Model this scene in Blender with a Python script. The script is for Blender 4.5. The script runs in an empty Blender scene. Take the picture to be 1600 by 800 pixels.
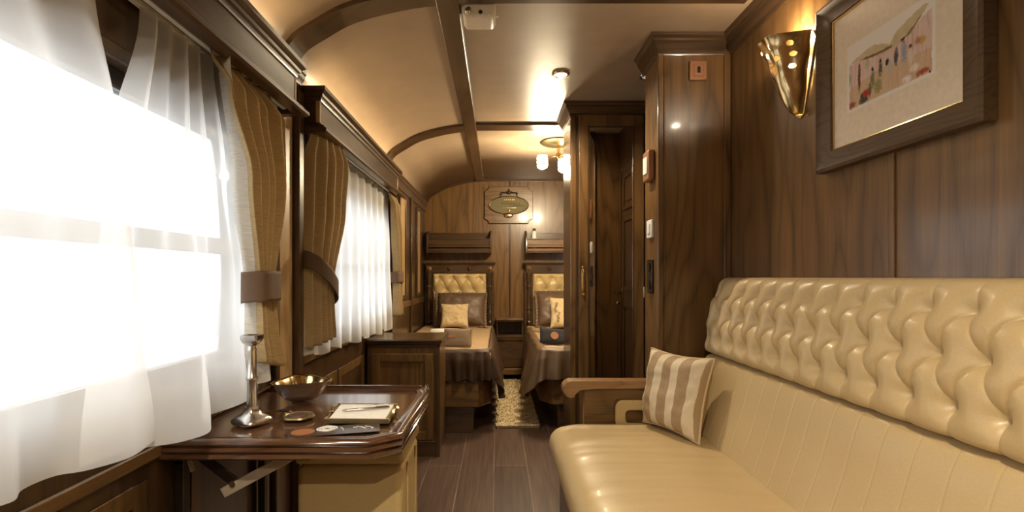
import bpy, bmesh, math, random
from mathutils import Vector, Matrix, noise
PI = math.pi
random.seed(7)
scene = bpy.context.scene
C = scene.collection

# ------------------------------------------------------------------ key dimensions (metres; camera at x=0,y=0 looking +y)
XL, XR, XD = -0.85, 1.11, 0.97          # window wall, sofa wall, corridor-door wall
YB, YF = 6.0, -1.6                      # end wall of the bedroom, wall behind the camera
ZC = 2.30                               # flat of the ceiling
COVE = [(-.852, 1.99), (-.846, 2.025), (-.825, 2.065), (-.79, 2.105), (-.72, 2.15), (-.60, 2.215), (-.42, 2.265), (-.22, 2.294), (0.0, 2.30), (1.14, 2.30)]

# ------------------------------------------------------------------ mesh builder
class MB:
    def __init__(s):
        s.v, s.f, s.m = [], [], []
    def add(s, vs, fs, mi=0):
        b = len(s.v)
        s.v += [tuple(p) for p in vs]
        s.f += [tuple(b + i for i in f) for f in fs]
        s.m += [mi] * len(fs)
        return s
    def box(s, x0, x1, y0, y1, z0, z1, mi=0):
        vs = [(x0,y0,z0),(x1,y0,z0),(x1,y1,z0),(x0,y1,z0),(x0,y0,z1),(x1,y0,z1),(x1,y1,z1),(x0,y1,z1)]
        return s.add(vs, [(0,3,2,1),(4,5,6,7),(0,1,5,4),(1,2,6,5),(2,3,7,6),(3,0,4,7)], mi)
    def prism(s, poly, a0, a1, axis='z', mi=0):
        """poly: 2D outline; axis z -> (x,y), axis y -> (x,z), axis x -> (y,z)"""
        def P(p, a):
            return (p[0],p[1],a) if axis=='z' else ((p[0],a,p[1]) if axis=='y' else (a,p[0],p[1]))
        n = len(poly)
        vs = [P(p,a0) for p in poly] + [P(p,a1) for p in poly]
        fs = [tuple(range(n))[::-1], tuple(range(n,2*n))] + [(i,(i+1)%n,n+(i+1)%n,n+i) for i in range(n)]
        return s.add(vs, fs, mi)
    def obar(s, p, q, w, t, up=(0,0,1), mi=0):
        """flat bar from p to q, w across, t thick"""
        p, q = Vector(p), Vector(q); d=(q-p).normalized(); u=Vector(up); a=d.cross(u).normalized()*t/2; b=d.cross(a).normalized()*w/2
        vs=[p-a-b,p+a-b,p+a+b,p-a+b,q-a-b,q+a-b,q+a+b,q-a+b]
        return s.add(vs,[(0,3,2,1),(4,5,6,7),(0,1,5,4),(1,2,6,5),(2,3,7,6),(3,0,4,7)],mi)
    def lathe(s, prof, c=(0,0,0), n=24, axis='z', a0=0, a1=2*PI, rf=None, mi=0, caps=True):
        """prof: (r,h) list"""
        full = abs(a1-a0-2*PI) < 1e-6
        cols = n if full else n+1
        vs=[]
        for r,h in prof:
            for i in range(cols):
                a=a0+(a1-a0)*i/n
                k = rf(a) if rf else 1.0
                x,y=r*k*math.cos(a), r*k*math.sin(a)
                p = (x,y,h) if axis=='z' else ((x,h,y) if axis=='y' else (h,x,y))
                vs.append((c[0]+p[0],c[1]+p[1],c[2]+p[2]))
        fs=[]
        for j in range(len(prof)-1):
            for i in range(n):
                i2=(i+1)%cols
                fs.append((j*cols+i,j*cols+i2,(j+1)*cols+i2,(j+1)*cols+i))
        if full and caps:
            if prof[0][0]>1e-5: fs.append(tuple(range(cols))[::-1])
            if prof[-1][0]>1e-5: fs.append(tuple((len(prof)-1)*cols+i for i in range(cols)))
        return s.add(vs,fs,mi)
    def tube(s, pts, r, n=10, closed=False, mi=0):
        pts=[Vector(p) for p in pts]; N=len(pts)
        rr = r if isinstance(r,(list,tuple)) else [r]*N
        vs=[]; prev=None
        for i,p in enumerate(pts):
            if closed: t=(pts[(i+1)%N]-pts[i-1])
            else: t=pts[min(i+1,N-1)]-pts[max(i-1,0)]
            t.normalize()
            if prev is None:
                a=t.orthogonal().normalized()
            else:
                a=(prev-t*prev.dot(t)).normalized()
            prev=a; b=t.cross(a)
            for k in range(n):
                an=2*PI*k/n
                vs.append(p+(a*math.cos(an)+b*math.sin(an))*rr[i])
        fs=[]
        M = N if closed else N-1
        for i in range(M):
            j=(i+1)%N
            for k in range(n):
                k2=(k+1)%n
                fs.append((i*n+k,i*n+k2,j*n+k2,j*n+k))
        if not closed:
            fs.append(tuple(range(n))[::-1]); fs.append(tuple((N-1)*n+k for k in range(n)))
        return s.add(vs,fs,mi)
    def sphere(s, c, r, sx=1, sy=1, sz=1, n=16, m=10, mi=0):
        vs=[(c[0],c[1],c[2]-r*sz)]
        for j in range(1,m):
            ph=-PI/2+PI*j/m
            for i in range(n):
                a=2*PI*i/n
                vs.append((c[0]+r*sx*math.cos(ph)*math.cos(a),c[1]+r*sy*math.cos(ph)*math.sin(a),c[2]+r*sz*math.sin(ph)))
        vs.append((c[0],c[1],c[2]+r*sz)); T=len(vs)-1
        fs=[]
        for i in range(n):
            fs.append((0,1+(i+1)%n,1+i)); fs.append((T,1+(m-2)*n+i,1+(m-2)*n+(i+1)%n))
        for j in range(m-2):
            for i in range(n):
                a=1+j*n+i; b=1+j*n+(i+1)%n
                fs.append((a,b,b+n,a+n))
        return s.add(vs,fs,mi)
    def grid(s, fn, nu, nv, mi=0, closed_u=False, skip=None):
        vs=[]; cols = nu if closed_u else nu+1
        for j in range(nv+1):
            for i in range(cols):
                vs.append(fn(i/nu, j/nv))
        fs=[]
        for j in range(nv):
            for i in range(nu):
                if skip and skip((i+.5)/nu,(j+.5)/nv): continue
                i2=(i+1)%cols if closed_u else i+1
                fs.append((j*cols+i,j*cols+i2,(j+1)*cols+i2,(j+1)*cols+i))
        return s.add(vs,fs,mi)
    def molding(s, path, prof, mi=0, closed=False):
        """mitred sweep in plan. path: [(x,y)], prof: closed outline [(out,z)], out measured to the LEFT of travel"""
        P=[Vector((p[0],p[1])) for p in path]; N=len(P); k=len(prof); vs=[]
        def nrm(a,b):
            d=(b-a).normalized(); return Vector((-d.y,d.x))
        for i in range(N):
            if closed: n1=nrm(P[i-1],P[i]); n2=nrm(P[i],P[(i+1)%N])
            else:
                n1=nrm(P[i-1],P[i]) if i>0 else nrm(P[0],P[1])
                n2=nrm(P[i],P[i+1]) if i<N-1 else n1
            m=(n1+n2)/(1+n1.dot(n2))
            for o,z in prof:
                q=P[i]+m*o; vs.append((q.x,q.y,z))
        fs=[]
        for i in range(N if closed else N-1):
            j=(i+1)%N
            for a in range(k):
                b=(a+1)%k
                fs.append((i*k+a,i*k+b,j*k+b,j*k+a))
        if not closed:
            fs.append(tuple(range(k))[::-1]); fs.append(tuple((N-1)*k+a for a in range(k)))
        return s.add(vs,fs,mi)
    def build(s, name, mat, parent=None, bevel=0, smooth=35, solid=0, subsurf=0, seg=2, recalc=True):
        me=bpy.data.meshes.new(name)
        me.from_pydata(s.v,[],s.f)
        mats = mat if isinstance(mat,(list,tuple)) else [mat]
        for m in mats: me.materials.append(m)
        if len(mats)>1:
            me.polygons.foreach_set('material_index', s.m)
        if recalc:
            bm=bmesh.new(); bm.from_mesh(me)
            bmesh.ops.remove_doubles(bm, verts=bm.verts, dist=1e-6)
            bmesh.ops.recalc_face_normals(bm, faces=bm.faces)
            bm.to_mesh(me); bm.free()
        if smooth:
            me.shade_smooth()
            if smooth<180: me.set_sharp_from_angle(angle=math.radians(smooth))
        o=bpy.data.objects.new(name,me); C.objects.link(o)
        if solid:
            md=o.modifiers.new('thickness','SOLIDIFY'); md.thickness=solid; md.offset=0
        if bevel:
            md=o.modifiers.new('edges','BEVEL'); md.width=bevel; md.segments=seg; md.limit_method='ANGLE'; md.angle_limit=math.radians(40); md.harden_normals=False
        if subsurf:
            md=o.modifiers.new('soft','SUBSURF'); md.levels=subsurf; md.render_levels=subsurf
        if parent is not None: adopt(o,parent)
        return o

def root_of(p):
    m=Matrix.Translation(p.location) @ p.rotation_euler.to_matrix().to_4x4()
    if p.parent is not None: m = root_of(p.parent) @ p.matrix_parent_inverse @ m
    return m
def adopt(o,parent):
    o.parent=parent
    o.matrix_parent_inverse = root_of(parent).inverted()
def tag(o, label=None, cat=None, group=None, kind=None):
    if label: o['label']=label
    if cat: o['category']=cat
    if group: o['group']=group
    if kind: o['kind']=kind
    return o
def thing(name, label, cat, loc, group=None):
    o=bpy.data.objects.new(name,None); C.objects.link(o); o.location=loc; o.empty_display_size=.05
    return tag(o,label,cat,group)
def kids(o): return [c for c in bpy.data.objects if c.parent==o]
def copy_tree(o, parent=None, delta=None):
    """a thing with copies of its parts and sub-parts, moved by delta"""
    c=o.copy(); C.objects.link(c)
    if parent is not None: c.parent=parent
    if delta is not None: c.location=Vector(o.location)+Vector(delta)
    for ch in kids(o):
        if ch is not c: copy_tree(ch,c)
    return c
def struct(name, mb, mat, label=None, **k):
    o=mb.build(name,mat,**k); o['kind']='structure'
    if label: o['label']=label
    o['category']={'wall':'wall','trim':'trim','floor':'floor','ceiling':'ceiling','window':'window','door':'door','baseboard':'trim'}.get(name.split('_')[0],'structure')
    return o
def smoothstep(t): t=max(0,min(1,t)); return t*t*(3-2*t)
def cat_rom(pts,t):
    n=len(pts)-1; x=t*n; i=min(int(x),n-1); f=x-i
    p0,p1,p2,p3=[Vector(pts[max(0,min(n,i+k))]) for k in (-1,0,1,2)]
    return .5*((2*p1)+(-p0+p2)*f+(2*p0-5*p1+4*p2-p3)*f*f+(-p0+3*p1-3*p2+p3)*f**3)
def nz(x,y,z,s=1.0): return noise.noise(Vector((x*s,y*s,z*s)))

# ------------------------------------------------------------------ materials
def srgb(r,g,b):
    f=lambda c:(c/255/12.92 if c/255<=.04045 else ((c/255+.055)/1.055)**2.4)
    return (f(r),f(g),f(b),1)
def mat_new(name):
    m=bpy.data.materials.new(name); m.use_nodes=True
    nt=m.node_tree; b=nt.nodes['Principled BSDF']
    return m,nt,b
def setp(b,**k):
    for a,v in k.items(): b.inputs[a.replace('_',' ')].default_value=v
def simple(name,col,rough=.5,metal=0,coat=0,bump=0,bscale=60,**k):
    m,nt,b=mat_new(name)
    b.inputs['Base Color'].default_value=col; b.inputs['Roughness'].default_value=rough; b.inputs['Metallic'].default_value=metal
    b.inputs['Coat Weight'].default_value=coat; b.inputs['Coat Roughness'].default_value=.12
    tc=nt.nodes.new('ShaderNodeTexCoord'); n=nt.nodes.new('ShaderNodeTexNoise'); n.inputs['Scale'].default_value=bscale; n.inputs['Detail'].default_value=4
    nt.links.new(tc.outputs['Object'],n.inputs['Vector'])
    mx=nt.nodes.new('ShaderNodeMix'); mx.data_type='RGBA'; mx.inputs[6].default_value=tuple(c*.86 for c in col[:3])+(1,); mx.inputs[7].default_value=tuple(min(1,c*1.1) for c in col[:3])+(1,)
    nt.links.new(n.outputs['Fac'],mx.inputs[0]); nt.links.new(mx.outputs[2],b.inputs['Base Color'])
    if bump:
        bp=nt.nodes.new('ShaderNodeBump'); bp.inputs['Strength'].default_value=bump; bp.inputs['Distance'].default_value=.002
        nt.links.new(n.outputs['Fac'],bp.inputs['Height']); nt.links.new(bp.outputs['Normal'],b.inputs['Normal'])
    return m
def wood(name,dark,light,axis='z',rough=.32,coat=.25,scale=1.0,rings=13,bump=.08):
    """contour figure of a stretched noise (cathedral grain) + fine pores along the grain"""
    m,nt,b=mat_new(name); N=nt.nodes; L=nt.links
    tc=N.new('ShaderNodeTexCoord')
    def mapped(across,along):
        mp=N.new('ShaderNodeMapping')
        sc=[across]*3; sc['xyz'.index(axis)]=along
        mp.inputs['Scale'].default_value=sc; L.new(tc.outputs['Object'],mp.inputs['Vector']); return mp
    a=mapped(3.2*scale,.55*scale)
    n1=N.new('ShaderNodeTexNoise'); n1.inputs['Scale'].default_value=1.0; n1.inputs['Detail'].default_value=2.0; n1.inputs['Roughness'].default_value=.45
    L.new(a.outputs[0],n1.inputs['Vector'])
    mul=N.new('ShaderNodeMath'); mul.operation='MULTIPLY'; mul.inputs[1].default_value=rings*6.28
    L.new(n1.outputs['Fac'],mul.inputs[0])
    sn=N.new('ShaderNodeMath'); sn.operation='SINE'; L.new(mul.outputs[0],sn.inputs[0])
    mr=N.new('ShaderNodeMapRange'); mr.inputs[1].default_value=-1; mr.inputs[2].default_value=1; L.new(sn.outputs[0],mr.inputs[0])
    pw=N.new('ShaderNodeMath'); pw.operation='POWER'; pw.inputs[1].default_value=.28; L.new(mr.outputs[0],pw.inputs[0])
    p=mapped(230*scale,5*scale)
    n2=N.new('ShaderNodeTexNoise'); n2.inputs['Scale'].default_value=1.0; n2.inputs['Detail'].default_value=3
    L.new(p.outputs[0],n2.inputs['Vector'])
    q=mapped(28*scale,1.2*scale)
    n3=N.new('ShaderNodeTexNoise'); n3.inputs['Scale'].default_value=1.0; n3.inputs['Detail'].default_value=3
    L.new(q.outputs[0],n3.inputs['Vector'])
    def comb(x,wx,y,wy):
        mx=N.new('ShaderNodeMath'); mx.operation='MULTIPLY'; mx.inputs[1].default_value=wx; L.new(x,mx.inputs[0])
        md=N.new('ShaderNodeMath'); md.operation='MULTIPLY_ADD'; md.inputs[1].default_value=wy; L.new(y,md.inputs[0]); L.new(mx.outputs[0],md.inputs[2])
        return md.outputs[0]
    f=comb(pw.outputs[0],.27,n3.outputs['Fac'],.40)
    f=comb(f,1.0,n2.outputs['Fac'],.42)
    rp=N.new('ShaderNodeValToRGB'); e=rp.color_ramp.elements
    e[0].position=.25; e[0].color=dark; e[1].position=.88; e[1].color=light
    L.new(f,rp.inputs[0]); L.new(rp.outputs[0],b.inputs['Base Color'])
    setp(b,Roughness=rough,Coat_Weight=coat,Coat_Roughness=.1)
    if bump:
        bp=N.new('ShaderNodeBump'); bp.inputs['Strength'].default_value=bump; bp.inputs['Distance'].default_value=.001
        L.new(n2.outputs['Fac'],bp.inputs['Height']); L.new(bp.outputs['Normal'],b.inputs['Normal'])
    return m
D1,L1=(.034,.0168,.0052,1),(.220,.114,.037,1)     # panel wood
D2,L2=(.022,.0112,.0046,1),(.092,.049,.021,1)     # dark moulding wood
WPZ=wood('walnut_panel_vertical',D1,L1,'z')
WPX=wood('walnut_panel_horizontal',D1,L1,'x')
WPY=wood('walnut_panel_lengthways',D1,L1,'y')
WDZ=wood('dark_wood_vertical',D2,L2,'z',rough=.28,coat=.35)
WDX=wood('dark_wood_across',D2,L2,'x',rough=.28,coat=.35)
WDY=wood('dark_wood_lengthways',D2,L2,'y',rough=.28,coat=.35)
WTX=wood('mahogany_table',(.036,.0155,.0075,1),(.130,.062,.031,1),'x',rough=.16,coat=.6,scale=1.3)
OAK=wood('light_oak',(.26,.15,.060,1),(.52,.34,.155,1),'z',rough=.35,coat=.2,scale=1.6)
ARM=wood('arm_oak',(.155,.078,.028,1),(.36,.205,.09,1),'x',rough=.3,coat=.3,scale=2.0)

def floor_mat():
    m,nt,b=mat_new('plank_floor'); N=nt.nodes; L=nt.links
    tc=N.new('ShaderNodeTexCoord')
    mp=N.new('ShaderNodeMapping'); mp.inputs['Rotation'].default_value=(0,0,PI/2); mp.inputs['Location'].default_value=(0.0,.02,0); L.new(tc.outputs['Object'],mp.inputs['Vector'])
    br=N.new('ShaderNodeTexBrick'); br.inputs['Scale'].default_value=1; br.inputs['Brick Width'].default_value=1.25; br.inputs['Row Height'].default_value=.2
    br.inputs['Mortar Size'].default_value=.0026; br.inputs['Mortar Smooth'].default_value=.2; br.inputs['Color1'].default_value=(.060,.034,.022,1); br.inputs['Color2'].default_value=(.088,.050,.033,1); br.inputs['Mortar'].default_value=(.19,.13,.09,1)
    L.new(mp.outputs[0],br.inputs['Vector'])
    m2=N.new('ShaderNodeMapping'); m2.inputs['Scale'].default_value=(60,2.5,1); L.new(tc.outputs['Object'],m2.inputs['Vector'])
    n=N.new('ShaderNodeTexNoise'); n.inputs['Scale'].default_value=1; n.inputs['Detail'].default_value=5; L.new(m2.outputs[0],n.inputs['Vector'])
    mr=N.new('ShaderNodeMapRange'); mr.inputs[1].default_value=.3; mr.inputs[2].default_value=.7; mr.inputs[3].default_value=.60; mr.inputs[4].default_value=1.25; L.new(n.outputs['Fac'],mr.inputs[0])
    mx=N.new('ShaderNodeMix'); mx.data_type='RGBA'; mx.blend_type='MULTIPLY'; mx.inputs[0].default_value=1; L.new(br.outputs['Color'],mx.inputs[6]); L.new(mr.outputs[0],mx.inputs[7])
    L.new(mx.outputs[2],b.inputs['Base Color']); setp(b,Roughness=.42)
    return m
FLOOR=floor_mat()
CEIL=simple('tan_ceiling_lining',(.365,.268,.175,1),.38,bump=.05,bscale=9)
LEATHER=simple('cream_leather',(.53,.395,.20,1),.40,coat=.06,bump=.10,bscale=240)
LEATHER2=simple('gold_leather',(.52,.385,.175,1),.38,bump=.1,bscale=240)
BRASS=simple('brass',(.62,.44,.20,1),.16,metal=1,bscale=14)
OLDBRASS=simple('aged_brass',(.34,.27,.14,1),.42,metal=1,bscale=90)
SILVER=simple('tarnished_silver',(.66,.635,.59,1),.22,metal=1,bscale=30)
GUN=simple('dark_metal',(.055,.042,.032,1),.35,metal=.7)
STEEL=simple('brushed_steel',(.62,.54,.43,1),.3,metal=.55)
PLQ=simple('dull_plaque_brass',(.13,.11,.055,1),.62,metal=.5,bscale=60)
CHROME=simple('chrome',(.8,.8,.8,1),.08,metal=1)
WHITEP=simple('cream_plastic',(.68,.60,.46,1),.4)
WHITE=simple('white_plastic',(.82,.80,.74,1),.4)
BLACKP=simple('black_plastic',(.012,.011,.010,1),.35)
COPPER=simple('copper_plate',(.36,.17,.085,1),.38,metal=.3)
PAPER=simple('white_paper',(.80,.78,.73,1),.7)
MATB=simple('cream_mount_board',(.84,.73,.55,1),.85)
ORANGE=simple('terracotta_print',(.30,.115,.04,1),.5)
LEAFB=simple('dark_brown_card',(.050,.030,.022,1),.35,coat=.3)
BLACKF=simple('black_fabric',(.012,.011,.012,1),.85,bump=.4,bscale=500)
KRAFT=simple('taupe_pouch_fabric',(.20,.135,.075,1),.85,bump=.3,bscale=500)
TAUPE=simple('taupe_satin',(.125,.076,.045,1),.5,bump=.1,bscale=300,Sheen_Weight=.2)
VELVET=simple('brown_velvet',(.062,.032,.014,1),.6,bump=.3,bscale=120)
THROW2=simple('bronze_velvet',(.125,.072,.032,1),.55,bump=.3,bscale=120)
SPREAD=simple('beige_quilt',(.40,.275,.15,1),.7,bump=.15,bscale=40)
CUSH=simple('cream_cushion_weave',(.60,.46,.26,1),.9,bump=.5,bscale=260)
RUGM=simple('cream_shag',(.60,.47,.27,1),.95,bscale=30)
TOWEL=simple('white_towel',(.80,.78,.73,1),.95,bump=.5,bscale=400)
TIE=simple('brown_brocade',(.12,.068,.036,1),.7,bump=.5,bscale=180)
SMARK=simple('dark_relief',(.15,.085,.06,1),.45,metal=.5,bump=.6,bscale=220)
BLUEP=simple('blue_print',(.10,.10,.30,1),.4)
PLATF=simple('pale_concrete',(.85,.85,.84,1),.9)
KIOSK=simple('pale_render',(.8,.8,.8,1),.9)
KGLASS=simple('grey_glazing',(.30,.33,.36,1),.2)

def sconce_brass():
    return simple('polished_brass',(.70,.52,.26,1),.24,metal=1,bscale=38,bump=.5)
SBRASS=sconce_brass()
def cloth_mat(name,col,trans=.25,weave=700,stripe=None):
    m,nt,b=mat_new(name); N=nt.nodes; L=nt.links
    tc=N.new('ShaderNodeTexCoord'); mp=N.new('ShaderNodeMapping'); mp.inputs['Scale'].default_value=(30,30,420); L.new(tc.outputs['Object'],mp.inputs['Vector'])
    n=N.new('ShaderNodeTexNoise'); n.inputs['Scale'].default_value=1; n.inputs['Detail'].default_value=3; L.new(mp.outputs[0],n.inputs['Vector'])
    mx=N.new('ShaderNodeMix'); mx.data_type='RGBA'; mx.inputs[6].default_value=tuple(c*.62 for c in col[:3])+(1,); mx.inputs[7].default_value=tuple(min(1,c*1.3) for c in col[:3])+(1,)
    L.new(n.outputs['Fac'],mx.inputs[0]); L.new(mx.outputs[2],b.inputs['Base Color']); setp(b,Roughness=.75)
    tl=N.new('ShaderNodeBsdfTranslucent'); L.new(mx.outputs[2],tl.inputs['Color'])
    ms=N.new('ShaderNodeMixShader'); ms.inputs[0].default_value=trans
    L.new(b.outputs[0],ms.inputs[1]); L.new(tl.outputs[0],ms.inputs[2]); L.new(ms.outputs[0],nt.nodes['Material Output'].inputs['Surface'])
    bp=N.new('ShaderNodeBump'); bp.inputs['Strength'].default_value=.25; bp.inputs['Distance'].default_value=.001; L.new(n.outputs['Fac'],bp.inputs['Height']); L.new(bp.outputs[0],b.inputs['Normal'])
    return m
CURT=cloth_mat('gold_curtain_weave',(.50,.355,.165,1),.28)
LINING=cloth_mat('white_curtain_lining',(.72,.68,.60,1),.35)
def sheer_mat():
    m,nt,b=mat_new('white_sheer_voile'); N=nt.nodes; L=nt.links
    tl=N.new('ShaderNodeBsdfTranslucent'); tl.inputs['Color'].default_value=(.96,.96,.95,1)
    df=N.new('ShaderNodeBsdfDiffuse'); df.inputs['Color'].default_value=(.93,.925,.90,1)
    tr=N.new('ShaderNodeBsdfTransparent')
    m1=N.new('ShaderNodeMixShader'); m1.inputs[0].default_value=.5; L.new(df.outputs[0],m1.inputs[1]); L.new(tl.outputs[0],m1.inputs[2])
    # a thin weave shows more cloth the more obliquely it is seen
    lw=N.new('ShaderNodeLayerWeight'); lw.inputs['Blend'].default_value=.35
    mr=N.new('ShaderNodeMapRange'); mr.inputs[3].default_value=.60; mr.inputs[4].default_value=.98; L.new(lw.outputs['Facing'],mr.inputs[0])
    m2=N.new('ShaderNodeMixShader'); L.new(mr.outputs[0],m2.inputs[0]); L.new(tr.outputs[0],m2.inputs[1]); L.new(m1.outputs[0],m2.inputs[2])
    L.new(m2.outputs[0],N['Material Output'].inputs['Surface'])
    N.remove(b)
    return m
SHEER=sheer_mat()
def glass_mat():
    m,nt,b=mat_new('window_glass'); N=nt.nodes; L=nt.links
    tr=N.new('ShaderNodeBsdfTransparent'); gl=N.new('ShaderNodeBsdfGlossy'); gl.inputs['Roughness'].default_value=.02
    lw=N.new('ShaderNodeLayerWeight'); lw.inputs['Blend'].default_value=.12
    ms=N.new('ShaderNodeMixShader'); L.new(lw.outputs['Fresnel'],ms.inputs[0]); L.new(tr.outputs[0],ms.inputs[1]); L.new(gl.outputs[0],ms.inputs[2])
    L.new(ms.outputs[0],N['Material Output'].inputs['Surface']); N.remove(b); return m
GLASS=glass_mat()
ALU=simple('grey_window_bar',(.36,.38,.42,1),.45,metal=.2)
def emit(name,col,s):
    m,nt,b=mat_new(name); setp(b,Base_Color=(.8,.8,.8,1)); b.inputs['Emission Color'].default_value=col; b.inputs['Emission Strength'].default_value=s; return m
LAMPG=emit('lit_lamp_glass',(1,.82,.55,1),14)
SPOTG=emit('lit_downlight_lens',(1,.80,.50,1),22)
DIMG=emit('dim_downlight_lens',(1,.9,.75,1),.25)
STRIP=emit('strip_light_diffuser',(1,.78,.48,1),4)
BULB=emit('sconce_bulb',(1,.75,.42,1),40)
MIRROR=simple('dark_mirror',(.60,.56,.50,1),.03,metal=1,bscale=3)

# ------------------------------------------------------------------ the shell
struct('floor', MB().box(XL-.08,XR+.05,YF-.05,YB+.05,-.05,0), FLOOR)
ce=MB()
def ceil_fn(u,v):
    p=cat_rom([(a,0,b) for a,b in COVE],u); return (p.x, YF-.05+(YB-YF+.1)*v, p.z)
ce.grid(ceil_fn,72,4)
struct('ceiling', ce, CEIL, solid=.008, smooth=180)

# left wall with its window openings
WIN=[(2.36,3.86),(0.42,1.84),(-1.35,-.05)]  # last opening: unseen window added behind the camera for extra daylight
ZS,ZH=.865,1.635
def wall_with_openings():
    m=MB(); y=YF
    for a,b in sorted(WIN):
        m.box(XL-.07,XL,y,a,0,2.03); m.box(XL-.07,XL,a,b,0,ZS); m.box(XL-.07,XL,a,b,ZH,2.03); y=b
    m.box(XL-.07,XL,y,YB,0,2.03)
    return m
struct('wall_left', wall_with_openings(), WDZ, bevel=.002)
wr=MB().box(XR,XR+.06,YF,2.66,0,2.33)
struct('wall_right', wr, WPZ)
struct('wall_corridor', MB().box(XD,XD+.06,2.66,2.715,0,2.33).box(XD,XD+.06,3.30,3.86,0,2.33).box(XD,XD+.06,2.715,3.30,2.0,2.33), WDZ)
struct('wall_bedroom', MB().box(XR,XR+.06,3.80,YB,0,2.33), WPZ)
struct('wall_back', MB().box(XL-.02,XR+.05,YB,YB+.05,0,2.33), WPZ)
struct('wall_front', MB().box(XL-.08,XR+.05,YF-.05,YF,0,2.33), WPZ)

# battens and mouldings of the shell
n=0
def trim(mb,mat,**k):
    global n
    n+=1
    return struct('trim_%d'%n, mb, mat, **k)
# seam battens on the sofa wall (dark groove beside a thin bead)
for yb in (1.43,.43,-.57):
    trim(MB().box(XR-.006,XR,yb-.004,yb+.016,.05,2.22).box(XR-.0025,XR,yb+.016,yb+.022,.05,2.22), WPZ, bevel=.002)
# crown moulding of the sofa wall
CROWN=[(0,2.205),(.006,2.205),(.010,2.215),(.010,2.226),(.018,2.236),(.030,2.256),(.036,2.262),(.036,2.274),(.048,2.283),(.052,2.299),(0,2.299)]
trim(MB().molding([(XR,YF),(XR,2.44)],CROWN), WDY, smooth=30)
trim(MB().molding([(XR,3.80),(XR,YB)],CROWN), WDY, smooth=30)
# ceiling ribs
def rib(y0,y1,t=.022):
    pts=[cat_rom([(a,0,b) for a,b in COVE],i/60) for i in range(61)]
    pts=[p for p in pts if p.x<=1.06]
    out=[]
    for i,p in enumerate(pts):
        a=pts[max(0,i-1)]; b=pts[min(len(pts)-1,i+1)]; d=(b-a).normalized(); nn=Vector((d.z,0,-d.x)); q=p+nn*t
        out.append((q.x,q.z))
    poly=[(p.x,p.z+.002) for p in pts]+out[::-1]
    return MB().prism(poly,y0,y1,'y')
for a,b in ((1.985,2.115),(3.80,3.95),(.1,.24)):
    trim(rib(a,b), WDX, smooth=30, bevel=.003)
trim(rib(YB-.022,YB,.03), WDX, smooth=30)
trim(MB().prism([(-.255,2.283),(-.250,2.268),(-.160,2.274),(-.155,2.297),(-.2,2.31)],YF,YB-.02,'y'), WDY, bevel=.003)
# wall-head moulding under the cove on the window side
HEAD=[(0,1.915),(-.010,1.915),(-.014,1.93),(-.012,1.95),(-.020,1.97),(-.032,1.985),(-.034,2.0),(-.040,2.006),(-.040,2.022),(0,2.022)]
for a,b in ((3.97,YB),(1.962,2.175),(YF,-.02)):
    trim(MB().molding([(XL,a),(XL,b)],HEAD), WDY, smooth=30)
# end-wall seam and rails
trim(MB().box(.142,.158,YB-.010,YB,.05,2.27).box(.136,.142,YB-.003,YB,.05,2.27), WDZ, bevel=.002)
trim(MB().box(XL,XR,YB-.012,YB,0,.10), WDX, bevel=.003)

# window-wall joinery: posts, light panels, sill rail, wainscot panels
def framed_panel(y0,y1,z0,z1,w=.035,t=.012):
    m=MB()
    m.box(XL,XL+t,y0,y0+w,z0,z1).box(XL,XL+t,y1-w,y1,z0,z1).box(XL,XL+t,y0+w,y1-w,z0,z0+w).box(XL,XL+t,y0+w,y1-w,z1-w,z1)
    return m
for a,b in ((1.965,2.10),):
    trim(MB().box(XL,XL+.010,a,b,.745,1.92), OAK, bevel=.003)  # paler oak colour stands in for lit wood on this strip
trim(MB().box(XL,XL+.035,2.11,2.16,.02,1.92).box(XL,XL+.020,1.925,1.96,.02,1.92).box(XL,XL+.015,2.16,2.20,.02,1.92), WDZ, bevel=.004)
for a,b in ((4.40,4.70),(5.34,5.62)):
    trim(MB().box(XL,XL+.008,a+.03,b-.03,.985,1.855), OAK, bevel=.002)
    trim(framed_panel(a,b,.955,1.885,.032,.018), WDZ, bevel=.004)
trim(MB().box(XL,XL+.03,4.0,4.06,.05,1.92).box(XL,XL+.02,4.98,5.05,.05,1.92), WDZ, bevel=.004)
for a,b in ((.25,.72),(.78,1.24),(1.42,1.9),(2.2,2.7),(2.74,3.25)):
    trim(framed_panel(a,b,.08,.66,.05,.004), WPZ, bevel=.004)
trim(MB().box(XL,XL+.010,YF,2.1,.70,.735).box(XL,XL+.022,2.16,3.27,.775,.82).box(XL,XL+.012,3.75,YB,.87,.93), WPY, bevel=.005)
struct('baseboard_left', MB().box(XL,XL+.014,YF,3.27,0,.08), WDY, bevel=.003)

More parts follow.
